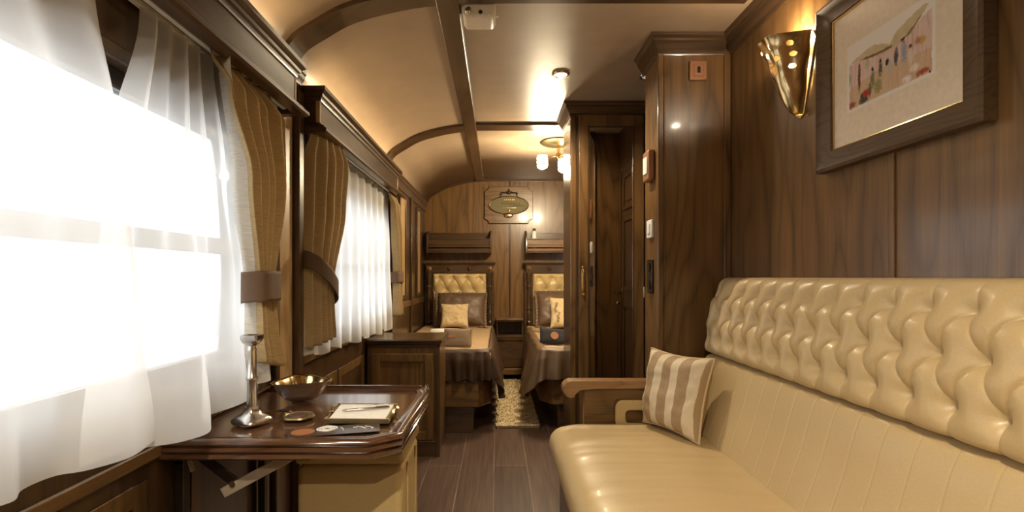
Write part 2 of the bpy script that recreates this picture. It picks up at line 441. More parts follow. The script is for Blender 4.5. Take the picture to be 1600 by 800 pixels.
# windows
for i,(a,b) in enumerate(WIN):
    f=MB(); x0,x1=XL-.075,XL-.035; w=.045
    f.box(x0,x1,a,a+w,ZS,ZH).box(x0,x1,b-w,b,ZS,ZH).box(x0,x1,a+w,b-w,ZS,ZS+w).box(x0,x1,a+w,b-w,ZH-w,ZH)
    wn=struct('window_%d'%(i+1), f, GUN, bevel=.004)
    MB().box(XL-.06,XL-.052,a+w,b-w,ZS+w,ZH-w).build('pane',GLASS,wn)
    MB().box(XL-.078,XL-.042,a+w,b-w,1.225,1.275).build('glazing_bar',ALU,wn,bevel=.004)
    MB().box(XL-.034,XL+.016,a-.02,b+.02,ZS-.035,ZS+.002).build('sill',WDY,wn,bevel=.004)
    MB().box(XL,XL+.014,a-.03,b+.03,ZH-.005,ZH+.03).box(XL,XL+.014,a-.03,a,ZS,ZH).box(XL,XL+.014,b,b+.03,ZS,ZH).build('surround',WDY,wn,bevel=.004)
    pl=bpy.data.lights.new('daylight_portal','AREA'); pl.shape='RECTANGLE'; pl.size=ZH-ZS; pl.size_y=b-a; pl.cycles.is_portal=True
    po=bpy.data.objects.new('daylight_portal',pl); C.objects.link(po); po.location=(XL-.085,(a+b)/2,(ZS+ZH)/2); po.rotation_euler=(0,-PI/2,0)

# outside: a pale platform and a low building, nearly burnt out
o=MB().box(-14,-1.6,-14,22,-.75,-.6).build('platform',PLATF); tag(o,'pale concrete platform outside the windows','platform',kind='structure')
kb=thing('station_building','pale low station building seen faintly through the near sheer curtain','building',(-6,6,-.6))
MB().box(-7.5,-5.0,-3,15,-.6,1.0).build('wall',KIOSK,kb)
MB().box(-7.7,-4.8,-3.2,15.2,1.0,1.14).build('roof',PLATF,kb,bevel=.01)
for k in range(6):
    y=-1.4+k*2.45
    MB().box(-5.02,-4.985,y,y+.9,.1,.75).build('window',KGLASS,kb,bevel=.005)

# ------------------------------------------------------------------ alcove: bulkhead, entry door
pb=MB().box(.772,XR,2.44,2.66,0,2.29)
bulk=struct('wall_bulkhead', pb, WPZ)
MB().box(.764,.792,2.432,2.470,0,2.22).box(.770,.784,2.468,2.668,0,2.22).build('corner_post',WPZ,bulk,bevel=.005)
MB().box(1.078,1.108,2.428,2.442,0,2.22).box(.792,.800,2.436,2.442,0,2.22).build('edge_bead',WPZ,bulk,bevel=.004)
MB().molding([(XR-.03,2.44),(.772,2.44),(.772,2.70)][::-1],[(-a,b) for a,b in CROWN]).build('crown',WDX,bulk,smooth=30)
d=MB().box(XD+.005,XD+.045,2.72,3.295,.01,1.985)
door=struct('door_1', d, WDZ)
def leaf(y0,y1,z0,z1):
    m=MB(); x=XD+.005; w=.028
    m.box(x-.010,x,y0,y0+w,z0,z1).box(x-.010,x,y1-w,y1,z0,z1).box(x-.010,x,y0+w,y1-w,z0,z0+w).box(x-.010,x,y0+w,y1-w,z1-w,z1)
    m.box(x-.006,x,y0+w+.03,y1-w-.03,z0+w+.03,z1-w-.03); return m
leaf(2.80,3.23,1.05,1.60).build('panel',WDZ,door,bevel=.004)
leaf(2.80,3.23,.12,.95).build('panel',WDZ,door,bevel=.004)
leaf(2.80,3.23,1.66,1.93).build('panel',WDZ,door,bevel=.004)
h=MB().box(XD-.004,XD+.006,2.745,2.775,.90,1.10)
h.tube([(XD-.002,2.76,1.03),(XD-.05,2.76,1.03),(XD-.055,2.78,1.03),(XD-.052,2.86,1.025)],.008).sphere((XD-.03,2.76,.95),.016)
h.build('handle',BRASS,door,bevel=.002)

# ------------------------------------------------------------------ switches on the bulkhead
t=thing('wall_switch','square copper-coloured switch plate high on the bulkhead below the crown','switch',(.953,2.44,2.085))
MB().box(.912,.996,2.426,2.44,2.084,2.178).build('plate',COPPER,t,bevel=.006)
MB().box(.930,.978,2.422,2.428,2.102,2.160).build('rocker',COPPER,t,bevel=.003)
MB().box(.947,.961,2.419,2.424,2.117,2.147).build('slot',BLACKP,t,bevel=.002)
t=thing('thermostat','tan thermostat box on the narrow side of the bulkhead','thermostat',(.772,2.55,1.62))
MB().box(.738,.770,2.50,2.60,1.625,1.775).build('case',COPPER,t,bevel=.008)
MB().box(.734,.740,2.515,2.585,1.66,1.745).build('display',WHITE,t,bevel=.003)
t=thing('light_switch','white light switch below the thermostat on the bulkhead side','switch',(.772,2.55,1.34))
MB().box(.757,.770,2.515,2.60,1.345,1.435).build('plate',WHITE,t,bevel=.004)
MB().box(.752,.759,2.535,2.58,1.365,1.415).build('rocker',WHITE,t,bevel=.003)
t=thing('socket_plate','dark brown double socket plate below the white switch','socket',(.772,2.55,1.08))
MB().box(.760,.770,2.52,2.60,1.07,1.24).build('plate',GUN,t,bevel=.004)
for z in (1.11,1.20): MB().lathe([(.0,.0),(.022,.0),(.024,-.004)],(.758,2.56,z),16,'x').build('outlet',BLACKP,t)

# ------------------------------------------------------------------ wardrobe with mirror door
WX0,WX1,WY0,WY1=.485,XD-.002,3.38,3.745
wd=thing('wardrobe','tall dark wooden wardrobe with a mirrored door and crown moulding','wardrobe',((WX0+WX1)/2,3.58,0))
MB().box(WX0,WX1,WY0,WY1,0,2.285).build('body',WDZ,wd)
MB().box(WX0-.004,WX0+.036,WY0-.014,WY0+.02,0,2.24).build('corner_post',WPZ,wd,bevel=.008)
MB().molding([(WX0,3.75),(WX0,WY0-.004),(XD-.002,WY0-.004)],[(-o_,z_) for o_,z_ in CROWN][::-1]).build('crown',WDX,wd,smooth=30)
dr=MB(); dx0,dx1,dz0,dz1=.535,.962,.06,2.215; y0,y1=WY0-.024,WY0
dr.box(dx0,dx0+.062,y0,y1,dz0,dz1).box(dx1-.062,dx1,y0,y1,dz0,dz1).box(dx0+.062,dx1-.062,y0,y1,dz1-.07,dz1).box(dx0+.062,dx1-.062,y0,y1,dz0,dz0+.12)
dm=dr.build('door',WPZ,wd,bevel=.004)
MB().box(dx0+.058,dx1-.058,WY0-.012,WY0-.006,dz0+.10,dz1-.06).build('mirror',MIRROR,dm)
bd=MB(); a0,a1,b0,b1=dx0+.062,dx1-.062,dz0+.12,dz1-.07
for q in ((a0,a0+.012,b0,b1),(a1-.012,a1,b0,b1),(a0,a1,b0,b0+.012),(a0,a1,b1-.012,b1)): bd.box(q[0],q[1],WY0-.018,WY0-.010,q[2],q[3])
bd.build('bead',WDZ,dm,bevel=.004)
MB().box(.553,.573,y0-.006,y0,1.03,1.22).tube([(.563,y0-.004,1.05),(.563,y0-.026,1.065),(.563,y0-.028,1.12),(.563,y0-.026,1.185),(.563,y0-.004,1.20)],.006).build('handle',BRASS,dm,bevel=.002)
for z in (.35,1.05,1.9):
    MB().box(.958,.966,y0-.004,y1-.002,z-.035,z+.035).build('hinge',STEEL,wd,bevel=.002)

# ------------------------------------------------------------------ valances
VP=[(0,1.765),(.118,1.765),(.126,1.772),(.126,1.784),(.112,1.792),(.108,1.802),(.098,1.806),(.088,1.812),(.088,1.915),(.094,1.921),(.094,1.928),(.106,1.940),(.112,1.944),(.112,1.962),(0,1.962)]
def valance(y0,y1,label):
    v=thing('window_valance',label,'valance',(XL,(y0+y1)/2,1.765),'wooden valances over the windows')
    # boxed board with moulded top and bottom, returned to the wall at both ends
    x=XL; ins=.09
    def ring(prof):
        m=MB(); path=[(x,y1),(x+.0001,y1),(x+.0001,y0),(x,y0)]
        return m
    prof=[(o_-.09,z_) for o_,z_ in VP]
    def part(lo,hi,mat,name,pr):
        m=MB(); m.molding([(x,y0+.036),(x+.09,y0+.036),(x+.09,y1-.036),(x,y1-.036)],[(-o_,z_) for o_,z_ in pr][::-1]); return m.build(name,mat,v,smooth=30)
    part(0,0,WDY,'face_board',[(-.012,1.800),(-.004,1.800),(-.004,1.925),(-.012,1.925)])
    part(0,0,WDY,'bottom_moulding',[(-.008,1.765),(.028,1.765),(.036,1.772),(.036,1.783),(.024,1.790),(.020,1.799),(.008,1.803),(.000,1.812),(-.004,1.818),(-.008,1.818)])
    part(0,0,WDY,'top_moulding',[(-.016,1.905),(.000,1.905),(.004,1.912),(.004,1.921),(.012,1.926),(.014,1.936),(.024,1.944),(.028,1.948),(.028,1.964),(-.016,1.964)])
    for yy in (y0+.031,y1-.047):
        MB().box(x+.070,x+.0885,yy,yy+.016,1.813,1.908).build('end_strip',OAK,v,bevel=.003)
    MB().box(x,x+.078,y0+.045,y1-.045,1.945,1.957).build('top_board',WDY,v)
    MB().box(x,x+.082,y0+.045,y1-.045,1.792,1.802).build('soffit',WDY,v)
    MB().box(x+.012,x+.028,y0+.06,y1-.06,1.778,1.790).box(x+.046,x+.060,y0+.06,y1-.06,1.778,1.790).build('curtain_rail',WHITE,v)
    return v
valance(.20,1.975,'nearest wooden valance, over the large window by the folding table')
valance(2.165,3.965,'second wooden valance, over the window before the bedroom')
# strip lights lying on the valances
for (a,b,lab) in ((.30,1.90,'slim strip light lying on the nearest valance'),(2.26,3.88,'slim strip light lying on the second valance')):
    s=thing('strip_light',lab,'light',(XL+.03,(a+b)/2,1.957),'strip lights on the valances')
    MB().box(XL+.012,XL+.042,a,b,1.957,1.967).build('channel',STEEL,s)
    MB().box(XL+.016,XL+.038,a+.01,b-.01,1.967,1.972).build('diffuser',STRIP,s)
    l=bpy.data.lights.new('strip_glow','AREA'); l.shape='RECTANGLE'; l.size=.022; l.size_y=b-a-.04; l.energy=1.7*(b-a); l.color=(1,.76,.45)
    lo=bpy.data.objects.new('strip_glow',l); C.objects.link(lo); lo.location=(XL+.027,(a+b)/2,1.974); lo.rotation_euler=(PI,0,0)

# ------------------------------------------------------------------ curtains
def drape(levels, nu=120, nv=40, ripple=0, seed=0):
    """levels: [(z or fn(u), [(x,y)...])] from top to bottom; same number of plan points on each"""
    def fn(u,v):
        x=v*(len(levels)-1); i=min(int(x),len(levels)-2); f=x-i; 
        L=[levels[max(0,min(len(levels)-1,i+k))] for k in (-1,0,1,2)]
        P=[cat_rom([(a,b,0) for a,b in l[1]],u) for l in L]
        Z=[l[0](u) if callable(l[0]) else l[0] for l in L]
        g=smoothstep(f)
        p=P[1].lerp(P[2],g); z=Z[1]+(Z[2]-Z[1])*f
        if ripple:
            p.x+=ripple*nz(u*9+seed,v*3,seed)
            p.y+=ripple*nz(u*9+seed,v*3,seed+9.)
        return (p.x,p.y,z)
    return MB().grid(fn,nu,nv)
def zig(y0,y1,k,xa,xb,skew=0,ph=0,jit=.0,seed=1):
    """k pleats between y0 and y1, plan x alternates xa/xb"""
    r=random.Random(seed); pts=[]
    for i in range(2*k+1):
        t=i/(2*k); y=y0+(y1-y0)*t+(skew if i%2 else 0)
        pts.append(((xa if (i+ph)%2==0 else xb)+r.uniform(-jit,jit),y+r.uniform(-jit,jit)))
    return pts
def resample(pts,k): return [tuple(cat_rom([(a,b,0) for a,b in pts],i/(k-1)))[:2] for i in range(k)]
# sheer panel A (nearest), lobe at its right edge
A_top=zig(.30,1.055,5,-.830,-.814,0,0,.003,3)
A_mid=zig(.36,1.105,5,-.815,-.785,.01,0,.006,3)
A_bot=[(-.78,.42),(-.76,.47),(-.77,.53),(-.75,.58),(-.77,.64),(-.745,.69),(-.775,.75),(-.755,.80),(-.782,.845),(-.778,.90),(-.742,.93),(-.712,1.0),(-.735,1.10)]
A_top=resample(A_top,61); A_mid=resample(A_mid,61); A_bot=resample(A_bot,61)
s1=drape([(1.778,A_top),(1.45,A_mid),(1.1,[((a[0]*.5+b[0]*.5),(a[1]*.5+b[1]*.5)) for a,b in zip(A_mid,A_bot)]),(.80,A_bot)],200,36,.004,1).build('sheer_curtain',SHEER,smooth=180)
tag(s1,'nearest white sheer curtain panel at the left edge of the large window','curtain','sheer curtains')
B_top=zig(1.185,1.55,6,-.830,-.812,0,0,.003,5)
B_mid=zig(1.09,1.62,6,-.825,-.790,0,0,.006,5)
B_bot=[(-.80,.98),(-.79,1.04),(-.775,1.075),(-.745,1.10),(-.699,1.135),(-.678,1.20),(-.712,1.27),(-.768,1.33),(-.755,1.385),(-.738,1.45),(-.745,1.53),(-.790,1.58),(-.785,1.68)]
s2=drape([(1.778,B_top),(1.45,B_mid),(1.1,[((a[0]*.45+b[0]*.55),(a[1]*.45+b[1]*.55)) for a,b in zip(B_mid,B_bot)]),(.785,B_bot)],200,36,.004,2).build('sheer_curtain',SHEER,smooth=180)
tag(s2,'white sheer curtain panel hanging behind the candlestick','curtain','sheer curtains')
s3=drape([(1.778,zig(2.24,3.86,10,-.830,-.812,0,0,.003,7)),(1.3,zig(2.20,3.88,10,-.825,-.795,0,0,.006,7)),(lambda u:.812-.05*u+.012*math.sin(u*40),zig(2.14,3.90,10,-.825,-.780,0,0,.006,7))],240,30,.003,3).build('sheer_curtain',SHEER,smooth=180)
tag(s3,'white sheer curtain over the second window above the wooden cabinet','curtain','sheer curtains')

def tied_curtain(name_label, top, mid, tie, low, bot, zt, ztie, zb, loc, tiemesh, lining=None):
    c=thing('curtain',name_label,'curtain',loc,'gold drapes with tiebacks')
    zbf=zb if callable(zb) else (lambda u:zb)
    drape([(zt,[(-.800+.026*((x-min(t_[0] for t_ in top))/.05),y) for x,y in top]),(zt-.10,top),((zt+ztie[0])/2,mid),(lambda u:ztie[0]+(ztie[1]-ztie[0])*u,tie),(lambda u:(ztie[0]+(ztie[1]-ztie[0])*u)*.45+.55*zbf(u),low),(zbf,bot)],160,48,.004,loc[1]).build('drape',CURT,c,smooth=180,solid=.003)
    tiemesh.build('tieback',TIE,c,smooth=60,solid=.006)
    if lining: lining.build('lining',LINING,c,smooth=180)
    return c
def band(pts,zfn,h,nu=60):
    def fn(u,v):
        p=cat_rom([(a,b,0) for a,b in pts],u); z=zfn(u)
        return (p.x,p.y,z+h*(v-.5)+.004*nz(u*8,v*3,1))
    return MB().grid(fn,nu,10)
# curtain 1: right side of the near window
tied_curtain('gold drape with brocade tieback beside the folding table, right of the large window',
    zig(1.395,1.77,5,-.758,-.724,0,1,.007,11), zig(1.49,1.745,5,-.742,-.710,0,1,.007,11), zig(1.585,1.685,5,-.752,-.730,0,1,.003,11),
    zig(1.585,1.70,5,-.752,-.722,0,1,.004,11), zig(1.585,1.735,5,-.755,-.712,0,1,.007,11), 1.775, (1.12,1.11), lambda u:.885-.035*u,
    (-.74,1.75,.88), band([(-.80,1.585),(-.768,1.568),(-.722,1.582),(-.709,1.63),(-.714,1.685),(-.745,1.71),(-.80,1.72)],lambda u:1.115+.008*math.sin(u*3),.095),
    drape([(1.775,[(-.79,1.45),(-.768,1.445),(-.742,1.42)]),(1.43,[(-.79,1.525),(-.765,1.50),(-.730,1.515)]),(1.1,[(-.79,1.60),(-.77,1.575),(-.748,1.60)]),(lambda u:.815,[(-.775,1.57),(-.735,1.65),(-.775,1.74)])],30,20))
FOLDS=[(-.832,2.19),(-.788,2.215),(-.80,2.25),(-.757,2.28),(-.774,2.31),(-.737,2.34),(-.754,2.375),(-.724,2.405),(-.740,2.435),(-.716,2.46),(-.74,2.475)]
# curtain 2: left side of the second window
tied_curtain('gold drape with dark slanting tieback at the near side of the second window',
    FOLDS, [(x_,2.185+(y_-2.19)*.85) for x_,y_ in FOLDS], [(-.832+(x_+.832)*.98,2.178+(y_-2.19)*.28) for x_,y_ in FOLDS],
    [(x_+.004,2.168+(y_-2.19)*.30) for x_,y_ in FOLDS], [(x_+.006,2.158+(y_-2.19)*.38) for x_,y_ in FOLDS], 1.775, (1.16,1.10), lambda u:.845+.045*u,
    (-.75,2.28,.85), band([(-.835,2.17),(-.79,2.155),(-.735,2.155),(-.704,2.20),(-.700,2.25),(-.74,2.28),(-.80,2.29)],lambda u:1.225-.16*smoothstep((u-.1)/.75),.075))
# curtain 3: far side of the second window
tied_curtain('gold drape at the far side of the second window, mostly behind the sheer',
    zig(3.74,3.92,4,-.780,-.745,0,0,.004,17), zig(3.80,3.96,4,-.790,-.735,0,0,.004,17), zig(3.86,3.965,4,-.785,-.735,0,0,.002,17),
    zig(3.84,3.965,4,-.785,-.735,0,0,.004,17), zig(3.82,3.97,4,-.785,-.73,0,0,.006,17), 1.775, (1.16,1.12), .86,
    (-.76,3.88,.86), band([(-.80,3.83),(-.745,3.835),(-.722,3.90),(-.735,3.975),(-.80,3.985)],lambda u:1.15,.08))

# ------------------------------------------------------------------ sofa
def tuft(u,v,su,sv,nrow,A,off=0.0):
    """height over a deep-buttoned sheet. u,v metres; rows at v=0,sv,.. ; columns su apart, rows staggered by half"""
    vc=min(max(v,0),(nrow-1)*sv)
    p=u/su+vc/(2*sv)+off; q=u/su-vc/(2*sv)+off
    dp=abs(p-round(p)); dq=abs(q-round(q))
    fq=q-math.floor(q); fp=p-math.floor(p)
    p2=p-.13*math.sin(PI*fq); dp=abs(p2-round(p2))
    q2=q-.05*math.sin(PI*fp); dq=abs(q2-round(q2))
    cr=1-.34*math.exp(-(dp/.040)**1.2)-.13*math.exp(-dq/.05)
    puff=(1-(1-2*min(.5,dp))**3)*(1-(1-2*min(.5,dq))**3)
    best=9
    r0=round(v/sv)
    for r in (r0-1,r0,r0+1):
        if 0<=r<nrow:
            uu=u/su+off+(.5 if r%2 else 0); du=(uu-round(uu))*su
            best=min(best,math.hypot(du,v-r*sv))
    dip=math.exp(-(best/(.21*su))**1.3)
    out=max(-v,v-(nrow-1)*sv,0)/sv             # pleats run out beyond the outer rows
    k=math.exp(-out*2.6)
    uu=u/su+off; du=abs(uu-round(uu)); pleat=.22*math.exp(-du/.05)*min(1,out*3)*math.exp(-out*1.2)
    return A*(1-dip)*(1-k+k*(.88*cr+.12*puff)-pleat)
SY0,SY1=.12,2.355
sofa=thing('sofa','long cream leather sofa with deep-buttoned headrest along the panelled wall','sofa',(.7,1.3,0))
# headrest: profile from the lower front edge, up the front, over the top roll to the wall
HP=[(1.085,.815),(1.02,.812),(.965,.818),(.950,.835),(.949,.87),(.957,.93),(.969,.99),(.983,1.05),(1.000,1.095),(1.022,1.125),(1.052,1.140),(1.10,1.142)]
def prof_eval(P,s):
    p=cat_rom([(a,0,b) for a,b in P],s); e=1e-3; q=cat_rom([(a,0,b) for a,b in P],min(1,s+e)); r=cat_rom([(a,0,b) for a,b in P],max(0,s-e))
    d=(q-r).normalized(); return p, Vector((-d.z,0,d.x))
ARC=[]; acc=0; prev=None
for i in range(401):
    p,_=prof_eval(HP,i/400)
    if prev: acc+=(p-prev).length
    ARC.append(acc); prev=p
def at_arc(a):
    import bisect
    i=bisect.bisect_left(ARC,a); i=max(1,min(400,i)); f=(a-ARC[i-1])/max(1e-9,ARC[i]-ARC[i-1]); return (i-1+f)/400
s_lo=None
for i in range(401):
    p,_=prof_eval(HP,i/400)
    if s_lo is None and p.z>.878 and i>80: s_lo=ARC[i]
def head_fn(u,v):
    y=SY0+(.80-SY0)*u/.10 if u<.10 else .80+(SY1-.80)*(u-.10)/.90; a=ARC[-1]*v; p,nn=prof_eval(HP,at_arc(a))
    e=min(1,(a-.03)/.06) if a>.03 else 0; e2=min(1,(ARC[-1]-a)/.05)
    w_=smoothstep(max(0,min(1,(a-.045)/.03)))*smoothstep((ARC[-1]-a)/.10); hgt=.0355*(1-w_)+w_*tuft(y-1.42,a-s_lo,.112,.105,3,.040); hgt*=min(1,max(0,a/.04))**.5
    endf=min(y-SY0,SY1-y); 
    q=p+nn*(hgt-.030)
    if endf<.03: q.x+= (1-math.sqrt(max(0,1-(1-endf/.03)**2)))*.03*max(0,min(1,(1.09-q.x)/.08))
    return (q.x,y,q.z)
hd=MB().grid(head_fn,1150,190)
# end cap
capv=[(p.x,SY1,p.z) for p in (Vector(head_fn(1,j/40)) for j in range(41))]
hd.add(capv+[(1.10,SY1,1.0)],[(j,j+1,41) for j in range(40)])
for r in range(3):
    k=0
    for i in range(-14,12):
        y=1.42+(i+(.5 if r%2 else 0))*.112
        if SY0+.05<y<SY1-.02:
            p,nn=prof_eval(HP,at_arc(s_lo+r*.105)); q=p+nn*(-.033)
            hd.sphere((q.x,y,q.z),.006,n=10,m=6)
hd.build('headrest',LEATHER,sofa,smooth=180,recalc=False)
# lower back with stitched channels
BP=[(1.06,.800),(1.000,.800),(.972,.794),(.957,.776),(.940,.73),(.915,.64),(.885,.55),(.862,.485),(.85,.42)]
def back_fn(u,v):
    y=SY0+(SY1-SY0)*u; p,nn=prof_eval(BP,v)
    k=(y-.03)/.094; f=abs(k-round(k)); groove=-.0013*math.exp(-(f/.025)**2) if v>.25 else 0
    q=p-nn*(groove+.004*math.sin(u*PI)+.002*nz(y*5,v*4,2)) 
    return (q.x,y,q.z)
MB().grid(back_fn,900,40).build('backrest',LEATHER,sofa,smooth=180,recalc=False)
# seat cushion: rounded slab with gentle wrinkles
def seat_prof():
    pts=[(.90,.478),(.80,.482),(.60,.487),(.42,.486),(.33,.480),(.275,.466),(.245,.440),(.234,.405),(.240,.372),(.262,.345),(.30,.335),(.80,.335)]
    return pts
SP=seat_prof()
def seat_fn(u,v):
    y=SY0+(SY1-SY0)*u; p=cat_rom([(a,0,b) for a,b in SP],v)
    e=min(1,(1-u)*(SY1-SY0)/.05); e=math.sqrt(max(0,1-(1-e)**2))
    z=p.z; x=p.x
    zc=.41; z=zc+(z-zc)*(.55+.45*e); x=x+(1-e)*.03*(1 if x<.4 else 0)
    if p.z>.44: z+=.0035*nz(x*2.5,y*9,4)+.0022*nz(x*4,y*22,7)
    return (x,y,z)
sm=MB().grid(seat_fn,220,90)
cap=[seat_fn(1,j/60) for j in range(61)]
sm.add(cap+[(.6,SY1,.41)],[(j,j+1,61) for j in range(60)])
sm.build('seat_cushion',LEATHER,sofa,smooth=180,recalc=False)
MB().box(.285,1.08,SY0,SY1-.01,.02,.345).build('base',WDY,sofa,bevel=.006)
# wooden arm at the far end, with a scrolled tip
arm=[]
for i in range(25):
    a=PI/2+ (PI*1.16)*i/24
    arm.append((.342+.040*math.cos(a),.632+.040*math.sin(a)))
arm+= [(.362,.607),(.385,.627),(.45,.632),(.75,.634),(.77,.634),(.77,.672)]
MB().prism(arm,2.362,2.432,'y').build('armrest',ARM,sofa,bevel=.008,seg=3)
MB().box(.405,.77,2.385,2.425,.02,.634).build('side_panel',WPX,sofa,bevel=.003)
# cream loop bracket beside the arm
lb=[]; hole=[]
def rrect(x0,x1,z0,z1,r,k=8):
    out=[]
    for cx,cz,a0 in ((x1-r,z1-r,0),(x0+r,z1-r,PI/2),(x0+r,z0+r,PI),(x1-r,z0+r,1.5*PI)):
        for i in range(k+1):
            a=a0+PI/2*i/k; out.append((cx+r*math.cos(a),cz+r*math.sin(a)))
    return out
def ring_plate(outer,inner,a0,a1,axis='y'):
    m=MB(); n_=len(outer)
    P=lambda p,a:(p[0],a,p[1]) if axis=='y' else ((a,p[0],p[1]) if axis=='x' else (p[0],p[1],a))
    vs=[P(p,a0) for p in outer]+[P(p,a0) for p in inner]+[P(p,a1) for p in outer]+[P(p,a1) for p in inner]
    fs=[]
    for i in range(n_):
        j=(i+1)%n_
        fs+=[(i,j,n_+j,n_+i),(2*n_+i,3*n_+i,3*n_+j,2*n_+j),(i,2*n_+i,2*n_+j,j),(n_+i,n_+j,3*n_+j,3*n_+i)]
    return m.add(vs,fs)
ring_plate(rrect(.545,.76,.45,.582,.035),rrect(.592,.75,.475,.535,.02),2.357,2.372).build('loop_bracket',LEATHER2,sofa,bevel=.005)

# ------------------------------------------------------------------ cushions
def pillow(c00,c10,c11,c01,thick,n=34,pinch=.10,wr=.006,seed=0,flange=0,front=None):
    """c00..c01: corners (bottom-left, bottom-right, top-right, top-left)"""
    c00,c10,c11,c01=[Vector(c) for c in (c00,c10,c11,c01)]
    nn=((c10-c00).cross(c01-c00)).normalized()
    cen=(c00+c10+c11+c01)/4
    def P(u,v,side):
        p=c00*(1-u)*(1-v)+c10*u*(1-v)+c11*u*v+c01*(1-u)*v
        a,b=2*u-1,2*v-1
        # edges drawn in between the corners
        k=1-pinch*((1-a*a)*b*b*.9+(1-b*b)*a*a*.9)
        p=cen+(p-cen)*k
        t=max(0,(1-a**4))**.55*max(0,(1-b**4))**.55
        wob=wr*(nz(u*4+seed,v*4,seed)+.6*nz(u*9+seed,v*9,seed+3))*min(1,4*t)
        return p+nn*side*(thick/2*t+wob)
    m=MB()
    m.grid(lambda u,v:P(u,v,1),n,n); m.grid(lambda u,v:P(u,v,-1),n,n)
    rim=[]
    for i in range(n): rim.append(P(i/n,0,1))
    for i in range(n): rim.append(P(1,i/n,1))
    for i in range(n): rim.append(P(1-i/n,1,1))
    for i in range(n): rim.append(P(0,1-i/n,1))
    return m,rim,cen,nn
def stripe_mat():
    m,nt,b=mat_new('striped_silk'); N=nt.nodes; L=nt.links
    uvm=N.new('ShaderNodeUVMap'); sp=N.new('ShaderNodeSeparateXYZ'); L.new(uvm.outputs[0],sp.inputs[0])
    mu=N.new('ShaderNodeMath'); mu.operation='MULTIPLY'; mu.inputs[1].default_value=3.6; L.new(sp.outputs[0],mu.inputs[0])
    fr=N.new('ShaderNodeMath'); fr.operation='FRACT'; L.new(mu.outputs[0],fr.inputs[0])
    rp=N.new('ShaderNodeValToRGB'); e=rp.color_ramp.elements
    rp.color_ramp.interpolation='CONSTANT'; e[0].position=0; e[0].color=(.66,.555,.37,1); e[1].position=.45; e[1].color=(.36,.245,.125,1)
    L.new(fr.outputs[0],rp.inputs[0])
    tc=N.new('ShaderNodeTexCoord'); n_=N.new('ShaderNodeTexNoise'); n_.inputs['Scale'].default_value=300; L.new(tc.outputs['Object'],n_.inputs['Vector'])
    mx=N.new('ShaderNodeMix'); mx.data_type='RGBA'; mx.blend_type='OVERLAY'; mx.inputs[0].default_value=.35; L.new(rp.outputs[0],mx.inputs[6]); L.new(n_.outputs['Fac'],mx.inputs[7])
    L.new(mx.outputs[2],b.inputs['Base Color']); setp(b,Roughness=.6)
    return m
STRIPE=stripe_mat()
pm,rim,_,_=pillow((.665,2.335,.492),(.800,2.03,.487),(.888,2.09,.815),(.715,2.37,.822),.13,40,.10,.010,5)
po=pm.build('striped_cushion',STRIPE,smooth=180,recalc=False)
uv=po.data.uv_layers.new(name='UVMap'); nv=41*41
for lp in po.data.loops:
    i=lp.vertex_index % nv; uv.data[lp.index].uv=((i%41)/40,(i//41)/40)
tag(po,'beige and cream striped square cushion leaning in the far corner of the sofa','cushion')
MB().tube(rim,.0045,8,closed=True).build('piping',CUSH,po)

# ------------------------------------------------------------------ folding table
TZ=.74
tb=thing('folding_table','dark polished folding table with moulded edge fixed under the near window','table',(-.55,1.6,0))
out=[(-.846,1.286),(-.326,1.286),(-.256,1.340),(-.249,1.80),(-.275,1.900),(-.846,1.900)]
MB().prism(out,TZ-.035,TZ-.006,'z').build('tabletop',WTX,tb)
LIP=[(-.030,TZ-.006),(-.030,TZ+.000),(-.012,TZ+.001),(-.006,TZ+.004),(.004,TZ+.004),(.011,TZ-.001),(.013,TZ-.008),(.008,TZ-.014),(.004,TZ-.016),(.009,TZ-.020),(.010,TZ-.026),(.006,TZ-.031),(.001,TZ-.033),(.007,TZ-.037),(.009,TZ-.044),(.004,TZ-.049),(-.03,TZ-.049)]
MB().molding([(-.846,1.286),(-.326,1.286),(-.256,1.340),(-.249,1.80),(-.275,1.900),(-.846,1.900)],[(-o_,z_) for o_,z_ in LIP][::-1]).build('moulded_edge',WTX,tb,smooth=40)
MB().box(-.846,-.28,1.889,1.901,TZ,TZ+.010).box(-.846,-.832,1.29,1.889,TZ,TZ+.010).obar((-.262,1.893,TZ+.008),(-.246,1.812,TZ+.008),.016,.012).build('back_lip',WTX,tb,bevel=.003)
MB().box(-.842,-.818,1.335,1.362,.02,.69).box(-.842,-.818,1.80,1.827,.02,.69).box(-.842,-.820,1.335,1.83,.66,.69).build('wall_bracket',GUN,tb,bevel=.002)
for yy in (1.345,1.805):
    br=MB().obar((-.785,yy,.685),(-.690,yy,.612),.006,.026,(0,1,0)).build('stay_arm',GUN,tb,bevel=.001)
    MB().obar((-.718,yy-.006,.585),(-.525,yy-.006,.690),.005,.026,(0,1,0)).build('stay_arm',STEEL,tb,bevel=.001)
    MB().lathe([(0,-.008),(.008,-.008),(.008,.008),(0,.008)],(-.690,yy-.005,.611),14,'y').build('pivot',CHROME,tb)
    MB().obar((-.815,yy,.69),(-.800,yy,.64),.012,.006,(0,1,0)).build('hook',STEEL,tb)

# stool under the table
st=thing('leather_stool','tall gold leather stool tucked beneath the folding table','stool',(-.42,1.6,0))
MB().box(-.572,-.270,1.455,1.745,.03,.612).build('body',LEATHER2,st,bevel=.02,seg=4)
MB().box(-.576,-.266,1.450,1.750,.616,.655).build('seat_pad',LEATHER2,st,bevel=.014,seg=4)
MB().tube([(-.268,1.53,.06),(-.268,1.53,.60)],.003).tube([(-.268,1.67,.06),(-.268,1.67,.60)],.003).build('side_seam',LEATHER2,st)
MB().box(-.56,-.28,1.47,1.73,0,.03).build('plinth',WDX,st)

# ------------------------------------------------------------------ things on the table
zt=TZ
